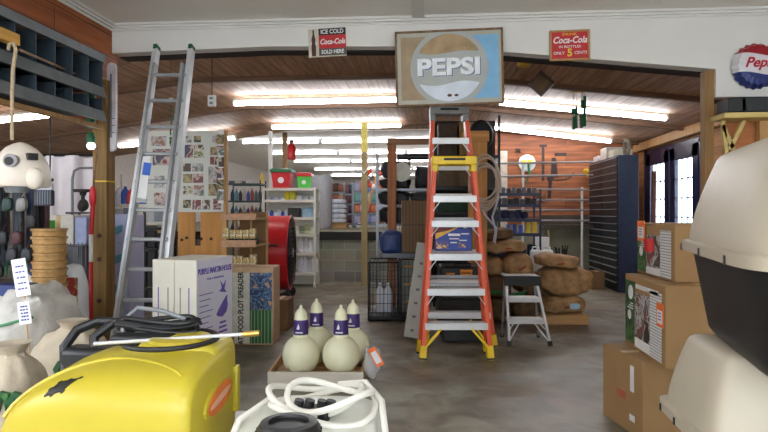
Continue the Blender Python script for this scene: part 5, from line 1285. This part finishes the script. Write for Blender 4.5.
solo('white_box', MB().bx(-.12, .12, -.08, .08, 0, .28), M_paper, 'white box standing behind the two plastic cans', 'box', loc=fl(541, 9.9, .6), bevel=.01)
solo('stand_block', MB().bx(-.16, .16, -.1, .1, 0, .598), M_cardd, 'brown carton under the white box behind the cans', 'box', loc=fl(541, 9.92, 0))
bk = thing('bucket', 'white bucket full of black tool handles', 'bucket', fl(561, 8.9, .402))
MB().lathe([(.0, 0), (.095, 0), (.115, .2), (.12, .2), (.12, .215), (.105, .215), (.09, .02)], n=26).build('bucket_body', M_paper, bk)
for i in range(9):
    a_ = i * 2.4; r_ = .05 + .02 * (i % 2)
    o = MB().cyl((.5 * r_ * math.cos(a_), .5 * r_ * math.sin(a_), .02), (1.5 * r_ * math.cos(a_), 1.5 * r_ * math.sin(a_), .34 + .03 * (i % 3)), .012, n=8)
    solo('hand_tool', o, M_black, 'black handle standing in the white bucket', 'tool', 'black handles in the bucket', loc=fl(561, 8.9, .402))
solo('wooden_stick', MB().cyl((0, 0, 0), (-.03, .15, 1.0), .012, n=8), M_pale, 'thin pale stick standing beside the white bucket', 'stick', loc=fl(552, 9.75, 0))
# bolt bin cabinet
cb = thing('bin_cabinet', 'tall navy cabinet of small drawers standing beside the glazed door', 'cabinet', (3.31, 10.62, 0))
MB().bx(-.29, .03, -.84, .85, 0, 2.22).build('carcass', M_navy, cb, bevel=.006)
Mdr = mat('drawer_dark', (34, 38, 44), .4, .3, var=.2)
for j in range(18):
    for i in range(2):
        y0 = -.82 + .83 * i; z0 = .06 + .119 * j
        d_ = MB().bx(-.31, -.29, y0, y0 + .81, z0, z0 + .105).build('drawer', Mdr, cb)
        MB().bx(-.335, -.31, y0 + .02, y0 + .79, z0 + .09, z0 + .1).build('label_strip', mat('strip_grey', (150, 154, 156), .4), d_)
for i, (y, w_, h, lab) in enumerate(((-.55, .3, .12, 'flat beige carton on the near end of the navy cabinet'), (-.1, .35, .2, 'beige carton in the middle of the navy cabinet top'), (.4, .3, .1, 'small pale carton at the far end of the navy cabinet'))):
    solo('small_carton', MB().bx(-.15, .15, -w_ / 2, w_ / 2, 0, h), mat('carton_beige_%d' % i, (190 - 10 * i, 184 - 10 * i, 164), .6), lab, 'box', loc=(3.18, 10.62 + y + .12, 2.222), bevel=.006)
solo('cable_roll', MB().tube([(.0, .12 * math.cos(2 * math.pi * i / 20), .13 + .12 * math.sin(2 * math.pi * i / 20)) for i in range(20)], .03, 8, closed=True), mat('cable_grey', (120, 112, 96), .6), 'grey cable roll standing on the corner of the navy cabinet', 'roll', loc=(3.2, 9.93, 2.222))
b5 = fl(596, 10.0); carton('little brown carton on the floor before the navy cabinet', (b5.x, b5.y, 0), (.22, .25, .3), 0, M_cardd)
solo('timber_length', MB().bar((0, 0, 0), (.12, .25, 2.0), .06, .05, up=Y_), wood('redwood', (130, 70, 44), 'zxy'), 'reddish timber length leaning between navy cabinet and blue door', 'timber', loc=(3.70, 10.2, .0))
solo('wall_bracket', MB().tube([(0, .5, -.02), (0, 0, .0), (0, -.42, .1), (.0, -.45, .2)], .018, 8).box((.02, .5, 0), (.04, .08, .1)).box((.02, -.42, .14), (.04, .08, .16)), M_blackm, 'black iron rail fixed on the boards above the glazed door', 'rail', loc=(3.93, onX(662, 138, 3.93).y, onX(662, 138, 3.93).z))
# alcove at the right of the opening
al = thing('wall_shelf', 'yellow timber shelf with diagonal braces right of the opening', 'shelf', (2.9, 4.9, 0))
xa = onY(717, 114, 4.9).x - 2.9; zsh = onY(740, 116, 4.9).z - .03
MB().bx(xa, 1.25, -.12, .12, zsh, zsh + .04).build('shelf_board', wood('yellow_wood', (200, 178, 110), 'xyz', var=.15), al)
for (a_, b_) in (((722, 118), (730, 190)), ((729, 150), (745, 118)), ((722, 125), (733, 150))):
    pa = onY(*a_, 4.95); pb2 = onY(*b_, 4.95); MB().bar(pa - al.location, pb2 - al.location, .03, .03, up=Y_).build('diagonal_brace', MATS['yellow_wood'], al)
pz = onY(714, 97, 5.0)
solo('opening_post', MB().bx(-.035, .035, -.03, .06, 0, 2.46), M_post, 'brown wooden post at the right end of the wide opening', 'post', loc=(2.317 - .037, 5.06, 0))
solo('storage_case', MB().bx(-.15, .15, -.1, .1, 0, .12), mat('case_charcoal', (34, 40, 42), .5), 'larger charcoal case on the yellow timber shelf', 'case', loc=(onY(753, 112, 4.9).x, 4.88, zsh + .042), bevel=.01)
solo('storage_case', MB().bx(-.07, .07, -.1, .1, 0, .115), mat('case_ink', (26, 30, 32), .5), 'narrow dark case on the timber shelf next to the opening post', 'case', loc=(onY(730, 112, 4.9).x, 4.88, zsh + .042), bevel=.01)
solo('wall_stud', MB().bx(-.04, .04, -.03, .03, 0, 2.2), M_pale, 'upright wooden stud inside the boarded alcove', 'stud', loc=(onY(763, 120, 5.0).x, 5.0, 0))

# ------------------------------------------------------------------ hanging things under the ceiling
zr = at(578, 92, 7.2)
wc = thing('wind_chime', 'green bottle wind chime hanging under the sloping ceiling', 'wind chime', zr)
MB().bx(-.08, .08, -.02, .02, -.01, .01).build('hanger_bar', M_pale, wc)
MB().tube([(0, 0, 0), (0, 0, zc(zr.x) - zr.z)], .003, 5).build('cord', M_black, wc)
for x, z0, z1 in ((-.06, -.2, -.27), (-.05, -.3, -.46), (-.02, -.18, -.44), (.05, -.1, -.2), (.04, -.28, -.44), (.08, -.05, -.42)):
    MB().cyl((x, 0, z0), (x, 0, z1), .02, n=8).build('green_tube', M_dgreen, wc)
    MB().tube([(x, 0, 0), (x, 0, z0)], .002, 4).build('thread', M_black, wc)
dz = at(541, 84, 6.3)
dm = thing('bird_feeder', 'square tray shaped wooden feeder hanging cornerwise from the ceiling', 'feeder', dz)
dm.rotation_euler = (Matrix.Rotation(R(78), 3, 'X') @ Matrix.Rotation(R(45), 3, 'Z')).to_euler()
MB().bx(-.085, .085, -.085, .085, -.01, .0).build('tray_base', wood('feeder_wood', (110, 84, 58), 'xyz'), dm)
for a_ in ((-.1, .1, -.1, -.085, -.02, .04), (-.1, .1, .085, .1, -.02, .04), (-.1, -.085, -.1, .1, -.02, .04), (.085, .1, -.1, .1, -.02, .04)): MB().bx(*a_).build('tray_side', mat('feeder_rim', (92, 74, 66), .6), dm)
solo('thread', MB().tube([(0, 0, .05), (0, .05, zc(dz.x) - dz.z)], .002, 4), M_black, 'thin thread holding the square hanging feeder', 'thread', loc=dz)
sc_ = at(523.5, 63.5, 5.9)
sd_ = thing('ceiling_cup', 'small yellow cup shaped fitting hanging near the cola sign', 'fitting', sc_)
MB().cyl((0, 0, -.03), (0, 0, .045), .062, .055, n=20).build('cup', mat('cup_yellow', (216, 180, 60), .5), sd_)
MB().cyl((0, 0, .045), (0, 0, zc(sc_.x) - sc_.z), .01, n=8).build('stem', M_black, sd_)
ox = at(212, 101, 6.2)
ob = thing('socket_box', 'small white socket box hanging on a black cord from ceiling', 'socket', ox)
MB().bx(-.04, .04, -.025, .025, -.06, .06).build('box', M_paper, ob, bevel=.008)
for z in (-.025, .025): MB().bx(-.018, .018, -.028, -.025, z - .012, z + .012).build('outlet', M_grey, ob)
MB().tube([(0, 0, .06), (0, 0, zc(ox.x) - ox.z)], .005, 6).build('cord', M_black, ob)
gx = at(171, 100, 6.0)
gz = thing('wind_chime', 'thin green chime seen hanging between the extension ladder rails', 'wind chime', gx)
MB().cyl((0, 0, -.02), (0, 0, .02), .02, n=10).build('cap', M_paper, gz)
MB().tube([(0, 0, .02), (0, 0, zc(gx.x) - gx.z)], .003, 5).build('cord', M_black, gz)
for i in range(5): MB().cyl((.005 * math.sin(i * 2), 0, -.05 - .11 * i), (.005 * math.sin(i * 2), 0, -.14 - .11 * i), .008, n=8).build('green_tube', M_dgreen, gz)
# ------------------------------------------------------------------ left side
# pigeonhole unit hung on the left wall
XF = -2.5
zt1 = onX(102, 58.8, XF).z; zl1 = onX(95, 87.5, XF).z; zl2 = onX(93, 117.6, XF).z; ye = onX(103, 70, XF).y
pg = thing('pigeonhole_unit', 'long dark steel pigeonhole unit hanging high on the boarded left wall', 'pigeonholes', (XF, ye, zl2))
Mg = mat('steel_bluegrey', (26, 34, 42), .5, .3, var=.1); Ml = mat('steel_lip', (112, 118, 122), .45, .4, var=.12)
Y0 = -2.3; D = -.295; H = zt1 - zl2; zm = zl1 - zl2
MB().bx(D, D + .012, Y0, 0, 0, H).build('back_panel', Mg, pg)
MB().bx(D, 0, Y0, 0, H - .012, H).build('top_panel', mat('dusty_top', (140, 128, 112), .8), pg)
MB().bx(-.004, .02, Y0, 0, H - .03, H + .03).build('top_lip', Ml, pg)
for z in (zm, .05): MB().bx(D, 0, Y0, 0, z - .012, z).build('shelf', Mg, pg)
for z in (zm, .05):
    o = MB(); o.add([(0, Y0, z - .06), (0, 0, z - .06), (0, 0, z + .02), (0, Y0, z + .02), (.03, Y0, z - .06), (.03, 0, z - .06), (.008, 0, z + .02), (.008, Y0, z + .02)], [(0, 1, 2, 3), (7, 6, 5, 4), (0, 4, 5, 1), (1, 5, 6, 2), (2, 6, 7, 3), (3, 7, 4, 0)])
    o.build('sloped_lip', Ml, pg, smooth=False)
n = 12
for (z0, z1) in ((zm, H - .012), (.05, zm - .06)):
    for i in range(n + 1):
        y = Y0 + (0 - Y0) * i / n
        MB().bx(D, -.002, y - .004 * (i > 0) - .0, y + .004 * (i < n), z0, z1).build('divider', mat('divider_steel', (66, 80, 90), .45, .4), pg)
MB().bx(-.01, .03, Y0, 0, -.075, -.045).build('timber_rail', M_post, pg)
ba = onX(20, 40, -2.42); solo('timber_bar', MB().bx(-.05, .0, -.9, 0, -.035, .03), wood('golden_wood', (206, 156, 70), 'yxz', var=.2), 'golden timber bar sticking out across the pigeonhole unit', 'timber', loc=ba)
r0 = onX(20, 50, -2.4); r1 = onY(109, 88.5, 4.92)
solo('cane_rod', MB().cyl((0, 0, 0), r1 - r0, .009, n=8), mat('cane', (142, 108, 78), .6), 'thin brown cane tied from pigeonholes to the thick post', 'rod', loc=r0)
rp_ = at(12, 50, 3.0); rb_ = at(12, 140, 3.0)
rope = solo('rope', MB().tube([(-.02, 0, .0), (-.015, 0, .03), (.01, 0, .035), (.02, 0, .0), (.005, 0, -.1), (0, 0, (rb_ - rp_).z * .5), (0, 0, (rb_ - rp_).z)], .009, 8), mat('rope_tan', (176, 156, 128), .8, var=.2, scale=60), 'knotted tan rope holding up the white dome', 'rope', loc=rp_)
# big corner post
pc_ = fl(104, 5.05)
cp_ = thing('wooden_post', 'thick rough wooden corner post left of the extension ladder', 'post', (pc_.x, pc_.y, 0))
MB().bx(-.062, .062, -.07, .07, 0, 2.42).build('post_shaft', wood('golden_brown', (136, 104, 52), 'zxy', var=.4), cp_, bevel=.006)
for z in (.25, .55, .9, 1.1): MB().cyl((.0, -.075, z), (0, -.07, z), .02, n=12).build('knot', M_knot, cp_)
MB().bx(-.065, .065, -.073, .073, 1.555, 1.565).build('yellow_string', M_yel2, cp_)
th_ = thing('thermometer', 'long white rounded thermometer board fixed beside the thick corner post', 'thermometer', (onY(113, 100, 4.86).x, 4.86, 0))
za, zb2 = onY(113, 63, 4.86).z, onY(113, 152, 4.86).z
poly = [(-.04, zb2 + .04), (-.028, zb2 + .01), (0, zb2), (.028, zb2 + .01), (.04, zb2 + .04), (.04, za - .04), (.028, za - .01), (0, za), (-.028, za - .01), (-.04, za - .04)]
MB().prism(poly, (0, 0, 0), X_, Z_, .03).build('board', mat('thermo_white', (214, 212, 218), .4), th_, bevel=.004)
MB().bx(-.008, .008, -.035, -.03, zb2 + .12, za - .1).build('glass_tube', mat('thermo_grey', (120, 124, 140), .3), th_)
for i in range(3): MB().bx(-.03, .03, -.033, -.03, zb2 + .16 + .06 * i, zb2 + .166 + .06 * i).build('scale_line', M_ink, th_)
# green ornament with lamp beside the post
go = at(91, 85, 4.6)
gn = thing('hanging_lantern', 'dark green hanging ornament with small lit bulb beside the post', 'lantern', go)
MB().tube([(0, 0, -.02), (0, 0, .18)], .004, 5).build('cord', M_black, gn)
for z0, z1 in ((-.0, -.14), (-.17, -.34)): MB().lathe([(.0, z1), (.025, z1), (.035, (z0 + z1) / 2), (.02, z0), (0, z0)], n=14).build('green_glass', M_dgreen, gn)
MB().lathe([(.02, -.37), (.035, -.42), (.03, -.45), (0, -.45)], n=14).build('shade', M_dgreen, gn)
MB().sup((0, 0, -.475), (.03, .03, .028), nu=14, nv=8).build('bulb', M_bulb, gn)
# white dome feeder hanging from the rope
dm_ = thing('white_dome', 'big white moulded dome with dark round hole hanging by rope', 'feeder', at(21, 187, 3.05))
M_dome = mat('dome_white', (224, 214, 200), .45, var=.03)
MB().lathe([(.13, 0), (.137, .01), (.137, .06), (.128, .11), (.105, .16), (.07, .2), (.035, .222), (.012, .23), (0, .231)], n=34).build('dome_shell', M_dome, dm_)
MB().cyl((.045, -.142, .125), (.03, -.07, .125), .033, .03, n=22).build('hole_ring', mat('ring_grey', (150, 146, 150), .4), dm_)
MB().cyl((.042, -.146, .122), (.039, -.13, .122), .021, n=20).build('dark_hole', M_black, dm_)
MB().box((.103, -.062, .15), (.045, .04, .034), rz=.95).build('dark_window', M_black, dm_)
MB().sup((.115, -.06, .04), (.045, .04, .055), .9, .9, 18, 10).build('side_lobe', M_dome, dm_)
MB().lathe([(.0, -.03), (.05, -.03), (.06, 0), (0, 0)], n=18, o=(.0, -.03, 0)).build('grey_dish', M_grey, dm_)
# hanging leads and tack under the dome
rail = thing('hanging_rail', 'black rail from which the dark leads hang', 'rail', at(22, 180, 4.0))
MB().cyl((-.30, 0, 0), (.22, 0, 0), .01, n=8).build('bar', M_blackm, rail)
for x in (-.3, .2): MB().cyl((x, 0, 0), (x, 0, .45), .005, n=6).build('hanger', M_blackm, rail)
lc = [(24, 26, 36), (18, 18, 20), (34, 26, 30), (26, 40, 70), (20, 20, 22), (90, 36, 44), (22, 24, 28), (40, 44, 60), (18, 18, 20), (110, 108, 100), (24, 22, 22), (20, 50, 50), (20, 20, 24), (60, 30, 30), (18, 18, 20), (30, 34, 50), (60, 120, 90), (20, 20, 22), (26, 24, 30), (120, 100, 100), (18, 18, 22), (36, 30, 30)]
for i in range(44):
    x = -.32 + .0102 * (i * 5 % 44); y = -.05 + .06 * (i % 3); L_ = .30 + .32 * abs(math.sin(i * 1.7)); c = lc[i % len(lc)]
    mb = MB(); w_ = .012 + .006 * (i % 2)
    mb.tube([(0, 0, 0), (.006, .005, -L_ * .5), (-.004 + .01 * math.sin(i), 0, -L_), (.012, 0, -L_ - .02), (.014, 0, -L_ * .6), (.008, 0, -.01)], w_, 6)
    solo('lead_strap', mb, mat('strap_%d_%d_%d' % c, c, .6, var=.2), 'dark lead hanging from the black rail below the white dome', 'lead', 'leads hanging below the white dome', loc=rail.location + Vector((x, y, -.01)))
nb = thing('net_bag', 'dark net bag with white header card hanging beside the leads', 'bag', at(45, 190, 3.7))
MB().bx(-.05, .05, -.01, .01, 0, .035).build('header_card', mat('card_grey', (170, 170, 176), .6), nb)
MB().bx(-.06, .055, -.02, .02, -.1, 0).build('net_body', stripes('net_weave', (28, 32, 40), (90, 96, 110), 'x', 60, .6), nb, bevel=.01)
# stacked woven baskets / pots
M_bask = mat('basket_tan', (160, 124, 74), .75, var=.25, scale=30)
bs0 = fl(49.5, 3.95)
solo('display_block', MB().bx(-.12, .12, -.12, .12, 0, .71), M_cardd, 'brown carton supporting the tall stack of tan baskets', 'box', loc=(bs0.x, bs0.y, 0))
for i in range(9):
    b_ = thing('basket', ['lowest', 'second lowest', 'third lowest', 'fourth lowest', 'middle', 'fourth highest', 'third highest', 'second highest', 'topmost'][i] + ' tan ribbed basket of the stack beside the hanging leads', 'basket', (bs0.x, bs0.y, .712 + .0535 * i))
    b_.scale = (.94, .94, .94)
    MB().lathe([(.0, 0), (.106, 0), (.11, .05), (.1, .05), (.095, .01)], n=26).build('basket_side', M_bask, b_)
    MB().lathe([(.109, .035), (.118, .037), (.118, .054), (.104, .054)], n=26).build('rim', M_bask, b_)
# grey wire roll, white carton, pale sheet
wr_ = thing('wire_roll', 'upright grey wire fencing roll between the baskets and the thick post', 'roll', fl(80, 5.3))
for k in range(26):
    a_ = 2 * math.pi * k / 26; MB().cyl((.14 * math.cos(a_), .12 * math.sin(a_), 0), (.14 * math.cos(a_), .12 * math.sin(a_), 1.02), .006, n=6).build('wire', mat('wire_grey', (110, 112, 118), .4, .6), wr_)
MB().lathe([(.12, 0), (.125, 0), (.125, 1.0), (.12, 1.0)], n=26).build('inner_sheet', mat('sheet_grey', (96, 98, 104), .5, .3, var=.2), wr_)
for z in (.05, .4, .75, 1.0): MB().tube([(.145 * math.cos(2 * math.pi * i / 26), .125 * math.sin(2 * math.pi * i / 26), z) for i in range(26)], .006, 6, closed=True).build('wire_ring', MATS['wire_grey'], wr_)
w2 = fl(68, 5.9); wbx = carton('white carton with tan tape standing high left of the thick post', (w2.x, w2.y, .9), (.30, .3, .37), 0, mat('carton_greywhite', (196, 192, 184), .7), tape=False)
MB().bx(-.02, .02, -.153, -.15, 0, .37).build('tape_strip', mat('packing_tape', (196, 164, 112), .3), wbx)
carton('grey carton carrying the white taped carton near the wire roll', (w2.x, w2.y, 0), (.34, .34, .9), 0, mat('carton_mid', (110, 108, 104), .8), tape=False)
lb2 = fl(89.5, 5.9); carton('lilac blue carton beside the white taped carton', (lb2.x + .0, lb2.y, .9), (.12, .3, .35), 0, mat('carton_lilac', (150, 160, 196), .6), tape=False)
carton('dark carton beneath the lilac blue carton', (lb2.x, lb2.y, 0), (.14, .3, .9), 0, mat('carton_dark2', (70, 70, 76), .8), tape=False)
solo('green_strip', MB().bx(-.012, .012, -.05, .05, 0, .3), M_green, 'bright green strip standing at the edge of the white taped carton', 'strip', loc=fl(50.5, 5.7, .92))
solo('strip_stand', MB().bx(-.06, .06, -.06, .06, 0, .918), M_cardd, 'narrow brown carton below the bright green strip', 'box', loc=fl(50.5, 5.7, 0))
for i in range(4):
    c_ = fl(118, 6.6)
    b_ = carton(['lowest', 'second lowest', 'second highest', 'topmost'][i] + ' lavender carton with teal print between post and ladder', (c_.x, c_.y, .02 + .315 * i), (.42, .4, .31), R(4), mat('carton_lavender', (172, 178, 208), .6, var=.04), tape=False)
    MB().prism([(-.1, .1), (-.02, .07), (.09, .12), (.1, .2), (0, .17), (-.08, .22)], (0.05, -.203, 0), X_, Z_, .003).build('teal_print', mat('print_teal', (90, 150, 170), .6), b_, smooth=False)
solo('pallet_board', MB().bx(-.25, .25, -.22, .22, 0, .02), M_palex, 'thin board under the stack of lavender cartons', 'board', loc=fl(118, 6.6, 0))
# red and white pole
rpz = thing('striped_pole', 'red pole with white band standing just left of the thick post', 'pole', fl(91, 4.75))
MB().cyl((0, 0, .0), (0, 0, .9), .016, n=12).build('lower_pole', M_red, rpz)
MB().cyl((-.0, 0, .9), (0, 0, 1.12), .0165, n=12).build('white_band', M_paper, rpz)
MB().cyl((0, 0, 1.12), (.02, 0, 1.42), .018, n=12).build('upper_pole', M_red, rpz)
MB().sup((.015, 0, 1.42), (.028, .025, .09), .9, .9, 14, 10).build('red_head', M_red, rpz)
MB().cyl((.02, 0, 1.5), (.04, .02, 1.85), .009, n=8).build('wooden_handle', M_beam, rpz)
# hanging pale sheet and tube cart behind
shm = mat('sheet_pale', (206, 202, 206), .7, var=.08, scale=3)
mb = MB(); N = 26; vs = []
for i in range(N + 1):
    f_ = i / N; p0 = fl(30 + 75 * f_, 8.6 + .06 * math.sin(f_ * 19))
    vs += [(p0.x, p0.y, .2), (p0.x, p0.y + .03 * math.sin(f_ * 9), 2.12), (p0.x, p0.y + .02, 2.12), (p0.x, p0.y + .02, .2)]
fs = []
for i in range(N):
    for k in range(4): fs.append((4 * i + k, 4 * i + (k + 1) % 4, 4 * i + 4 + (k + 1) % 4, 4 * i + 4 + k))
sheet = thing('hanging_sheet', 'pale sheet hanging as a screen behind the baskets', 'sheet', fl(67, 8.6))
o = MB().add(vs, fs).build('sheet', shm, sheet, world=True, ang=80)
MB().cyl(fl(28, 8.6, 2.13), fl(107, 8.6, 2.13), .02, n=8).build('curtain_rod', M_blackm, sheet, world=True)
for px in (28, 107): MB().cyl(fl(px, 8.6, 0), fl(px, 8.6, 2.14), .02, n=8).build('curtain_leg', M_blackm, sheet, world=True)
ct = thing('tube_cart', 'grey tubular hand cart holding a dark bird figure', 'cart', fl(84, 6.3))
MB().tube([(-.13, 0, 0), (-.13, 0, 1.66), (-.11, 0, 1.74), (-.05, 0, 1.77), (.1, 0, 1.77), (.16, 0, 1.74), (.18, 0, 1.66), (.18, 0, 0)], .014, 8).build('tube_frame', M_grey, ct)
MB().bx(-.13, .2, -.12, .12, 1.28, 1.3).build('tray', M_black, ct)
for x in (-.12, .18): MB().bx(x - .01, x + .01, .1, .12, 0, 1.28).build('rear_leg', M_black, ct)
fgm = MB().sup((0, 0, .07), (.055, .05, .07), nu=16, nv=10, jit=.08).sup((0, 0, .2), (.035, .035, .04), nu=12, nv=8).cyl((0, 0, .1), (0, 0, .2), .02, n=8).cyl((0, 0, .21), (0, 0, .24), .09, .10, n=16)
solo('bird_figure', fgm, mat('figure_dark', (50, 46, 40), .7, var=.3), 'dark figure with flat dish top standing on the tube cart', 'ornament', loc=fl(83, 6.3, 1.302))

# sacks heaped at the left front
M_ws = mat('white_woven', (190, 187, 180), .6, var=.2, scale=7, bump=1.)
M_cs = mat('cream_canvas', (178, 166, 146), .85, var=.14, scale=8, bump=.8)
M_gp = mat('green_print', (24, 70, 60), .7)
def upright(px, t, h, w_, label, m, d=.18, tie=True, z=0., lean=0., mark=0):
    s = thing('feed_sack', label, 'sack', fl(px, t, z), YAW)
    def fn(q):
        q = q.copy(); f_ = (q.z + h / 2) / h; k = (1 - .5 * max(0, (f_ - .8) / .2) ** 1.5) * (1 + .07 * max(0, (f_ - .6) / .4) * math.sin(9 * math.atan2(q.y, q.x))) if tie else 1 - .12 * max(0, (f_ - .8) / .2)
        q.x *= k; q.y *= k; q.x += lean * f_; return q
    MB().sup((0, 0, h / 2), (w_ / 2, d, h / 2), .4, .7, 30, 22, jit=.025, fn=fn).build('sack_body', m, s, ang=85)
    if tie:
        MB().lathe([(.07, h - .05), (.05, h - .01), (.065, h + .02), (.08, h + .035), (.03, h + .03), (0, h + .02)], n=9).build('tied_neck', m, s)
    if mark:
        for i in range(4): MB().prism([(-.015, 0), (.0, -.05), (.02, .02), (.035, -.045), (.045, .03), (.01, .04)], (-w_ * .3 + .052 * i, -d * .985, h * .76 - .002 * i), X_, Z_, .02).build('green_letter', M_gp, s, smooth=False)
        for i in range(5): MB().bx(-w_ * .3, w_ * .28, -d * .99, -d * .96, h * .5 - .03 * i, h * .5 - .03 * i + .008).build('printed_line', mat('print_grey', (120, 116, 110), .8), s)
    return s
upright(12, 2.55, .70, .24, 'cream canvas sack with green letters at the front left', M_cs, d=.13, mark=1)
s2 = upright(72, 3.2, .68, .36, 'cream tied sack with green marks directly behind the yellow tank', M_cs, d=.17, mark=0)
for i in range(4): MB().prism([(-.015, 0), (.0, -.05), (.02, .02), (.035, -.045), (.045, .03), (.01, .04)], (.02 + .035 * i, -.175, .50 - .028 * i), X_, Z_, .02).build('green_letter', M_gp, s2, smooth=False)
for i in range(3): MB().bx(-.06, -.03, -.178, -.16, .36 + .035 * i, .38 + .035 * i).build('green_letter', M_gp, s2)
def heap(px, t, z, w_, h, d, label, tilt=0., mark=False):
    s = thing('woven_bag', label, 'sack', fl(px, t, z), YAW)
    MB().sup((0, 0, h / 2), (w_ / 2, d, h / 2), .7, .6, 30, 16, M=Matrix.Rotation(tilt, 3, 'Y'), jit=.09).build('bag_body', M_ws, s, ang=85)
    return s
heap(14, 3.55, 0, .62, .42, .28, 'white woven bag on the floor under the green banded bag')
h2 = heap(18, 3.5, .425, .6, .42, .26, 'white woven bag with green band leaning on the heap', R(-14))
def on_bag(x, z_):
    return -.26 * max(0, 1 - abs(x / .3) ** 3.3) ** .3 * max(0.05, 1 - abs((z_ - .21) / .21) ** 2.6) ** .38
MB().tube([(-.27 + .045 * i, -.262 + .9 * (abs(-.27 + .045 * i) / .3) ** 4 * .12, .16 + .012 * i + .0) for i in range(12)], .009, 6).build('green_band', mat('band_green', (70, 130, 90), .6), h2)
h3 = heap(52, 4.6, .0, .4, .74, .2, 'white woven bag standing behind the tied cream sack', R(6))
upright(71, 4.25, .92, .22, 'glossy white bag with a red and tan picture beside the wire roll', mat('bag_gloss', (214, 216, 222), .35, var=.04), d=.1, tie=False)
s5_ = [o for o in COL.objects if o.name.startswith('feed_sack')][-1]
MB().bx(.0, .10, -.112, -.098, .55, .84).build('picture_panel', picture('bag_picture', [(170, 150, 110), (190, 170, 130), (140, 120, 80), (160, 40, 40)], 14, 8.), s5_)
MB().bx(-.01, .0, -.113, -.096, .53, .86).build('blue_edge', mat('edge_blue', (90, 170, 220), .5), s5_)
upright(36, 5.0, 1.0, .26, 'plain grey white bag standing below the tan baskets', mat('bag_grey', (186, 184, 180), .6, var=.06), d=.1, tie=False)
bl_ = solo('blue_carton', MB().bx(-.11, .08, -.08, .08, 0, .12), mat('carton_deepblue', (34, 48, 100), .5), 'deep blue carton on the heap behind the handwritten cards', 'box', loc=fl(16, 3.45, .76), bevel=.006)
def card(label, a_, b_, t, w_):
    p0 = at(*a_, t); p1 = at(*b_, t); c = thing('price_card', label, 'price card', p1)
    up = (p0 - p1); d = up.normalized()
    MB().bar((0, 0, 0), up, w_, .003, up=Y_).build('card', M_paper, c)
    side = d.cross(Y_)
    for i in range(5):
        q = up * (.2 + .15 * i) - Y_ * .0035
        for k in range(3): MB().bar(q + side * (-w_ * .32 + w_ * .22 * k), q + side * (-w_ * .32 + w_ * .22 * k + w_ * (.12 + .03 * ((i + k) % 3))), .008, .002, up=Y_).build('handwriting', MATS.get('pen_blue'), c)
    MB().cyl((0, .004, .01), Vector((.02, .02, -.28)), .004, n=6).build('stick', M_pale, c)
card('larger handwritten white card on a stick in the white bags', (18, 259), (24, 296), 3.3, .085)
card('smaller handwritten white card below the larger card', (23, 302), (26, 324), 3.2, .07)
# shelf of detergent bottles seen between post and ladder
s8 = shelving('wall_shelving', 'pale shelving of blue and white packs seen left of the extension ladder', 108, 166, 9.0, .4, (.4, .8, 1.15, 1.42), 1.9, M_gon, post=.03)
row(s8, 1.42, 5, -.85, .2, 'jug', .14, .26, [(220, 224, 232), (50, 90, 180), (214, 70, 60)], 'blue or white detergent pack on the pale shelving', 'bottle', 'detergent packs', 'detergent_bottle', y=.12)
row(s8, 1.15, 5, -.9, .9, 'box', .16, .2, [(180, 182, 186), (120, 130, 140), (200, 190, 170)], 'pale pack on the middle of the pale shelving', 'box', 'pale packs', 'small_carton', y=.12)
row(s8, .8, 5, -.9, .9, 'box', .16, .25, [(60, 60, 70), (180, 150, 90), (90, 120, 110)], 'mixed carton low on the pale shelving', 'box', 'mixed cartons', 'small_carton', y=.12)
kx = shelving('crate_stack', 'tall stack of black openwork crates behind the extension ladder', 131, 166, 7.4, .35, (.1, .35, .6, .85, 1.1), 1.3, M_black, wire=True, post=.03, cat='crates')
row(kx, .6, 3, -.8, .8, 'box', .1, .2, [(24, 24, 26), (40, 40, 44)], 'black pack inside the openwork crate stack', 'pack', 'black packs in crates', 'black_pack', y=.12)
row(kx, .35, 3, -.8, .8, 'box', .1, .2, [(28, 28, 26), (40, 38, 44)], 'black pack inside the openwork crate stack', 'pack', 'black packs in crates', 'black_pack', y=.12)
row(kx, .85, 3, -.8, .8, 'box', .1, .2, [(22, 24, 26), (30, 30, 34)], 'black pack inside the openwork crate stack', 'pack', 'black packs in crates', 'black_pack', y=.12)
row(kx, .1, 3, -.8, .8, 'box', .1, .2, [(22, 24, 26), (30, 30, 34)], 'black pack inside the openwork crate stack', 'pack', 'black packs in crates', 'black_pack', y=.12)
# pouches and small packs among the hanging leads
for i in range(14):
    c = [(22, 22, 26), (30, 34, 44), (60, 24, 30), (24, 50, 46), (18, 18, 20), (120, 120, 116), (34, 30, 40)][i % 7]
    p = rail.location + Vector((-.27 + .033 * (i * 5 % 14), -.13, -.14 - .11 * (i % 5)))
    solo('tack_pouch', MB().sup((0, 0, -.03), (.035, .02, .045), .6, .6, 14, 8, jit=.1).cyl((0, 0, .01), (0, .05, .10), .004, n=6), mat('pouch_%d_%d_%d' % c, c, .6, var=.3), 'small dark pouch hanging among the leads below the white dome', 'pouch', 'pouches hanging among the leads', loc=p)

solo('black_backdrop', MB().bx(-.34, .19, -.01, .015, -.62, -.01).cyl((-.34, 0, 0), (.19, 0, 0), .012, n=8), mat('backdrop_black', (20, 20, 24), .9, var=.4, scale=20), 'black blanket added behind the dark leads', 'backdrop', loc=at(22, 180, 4.28), rz=YAW)  # dark sheet added to darken the view behind the leads
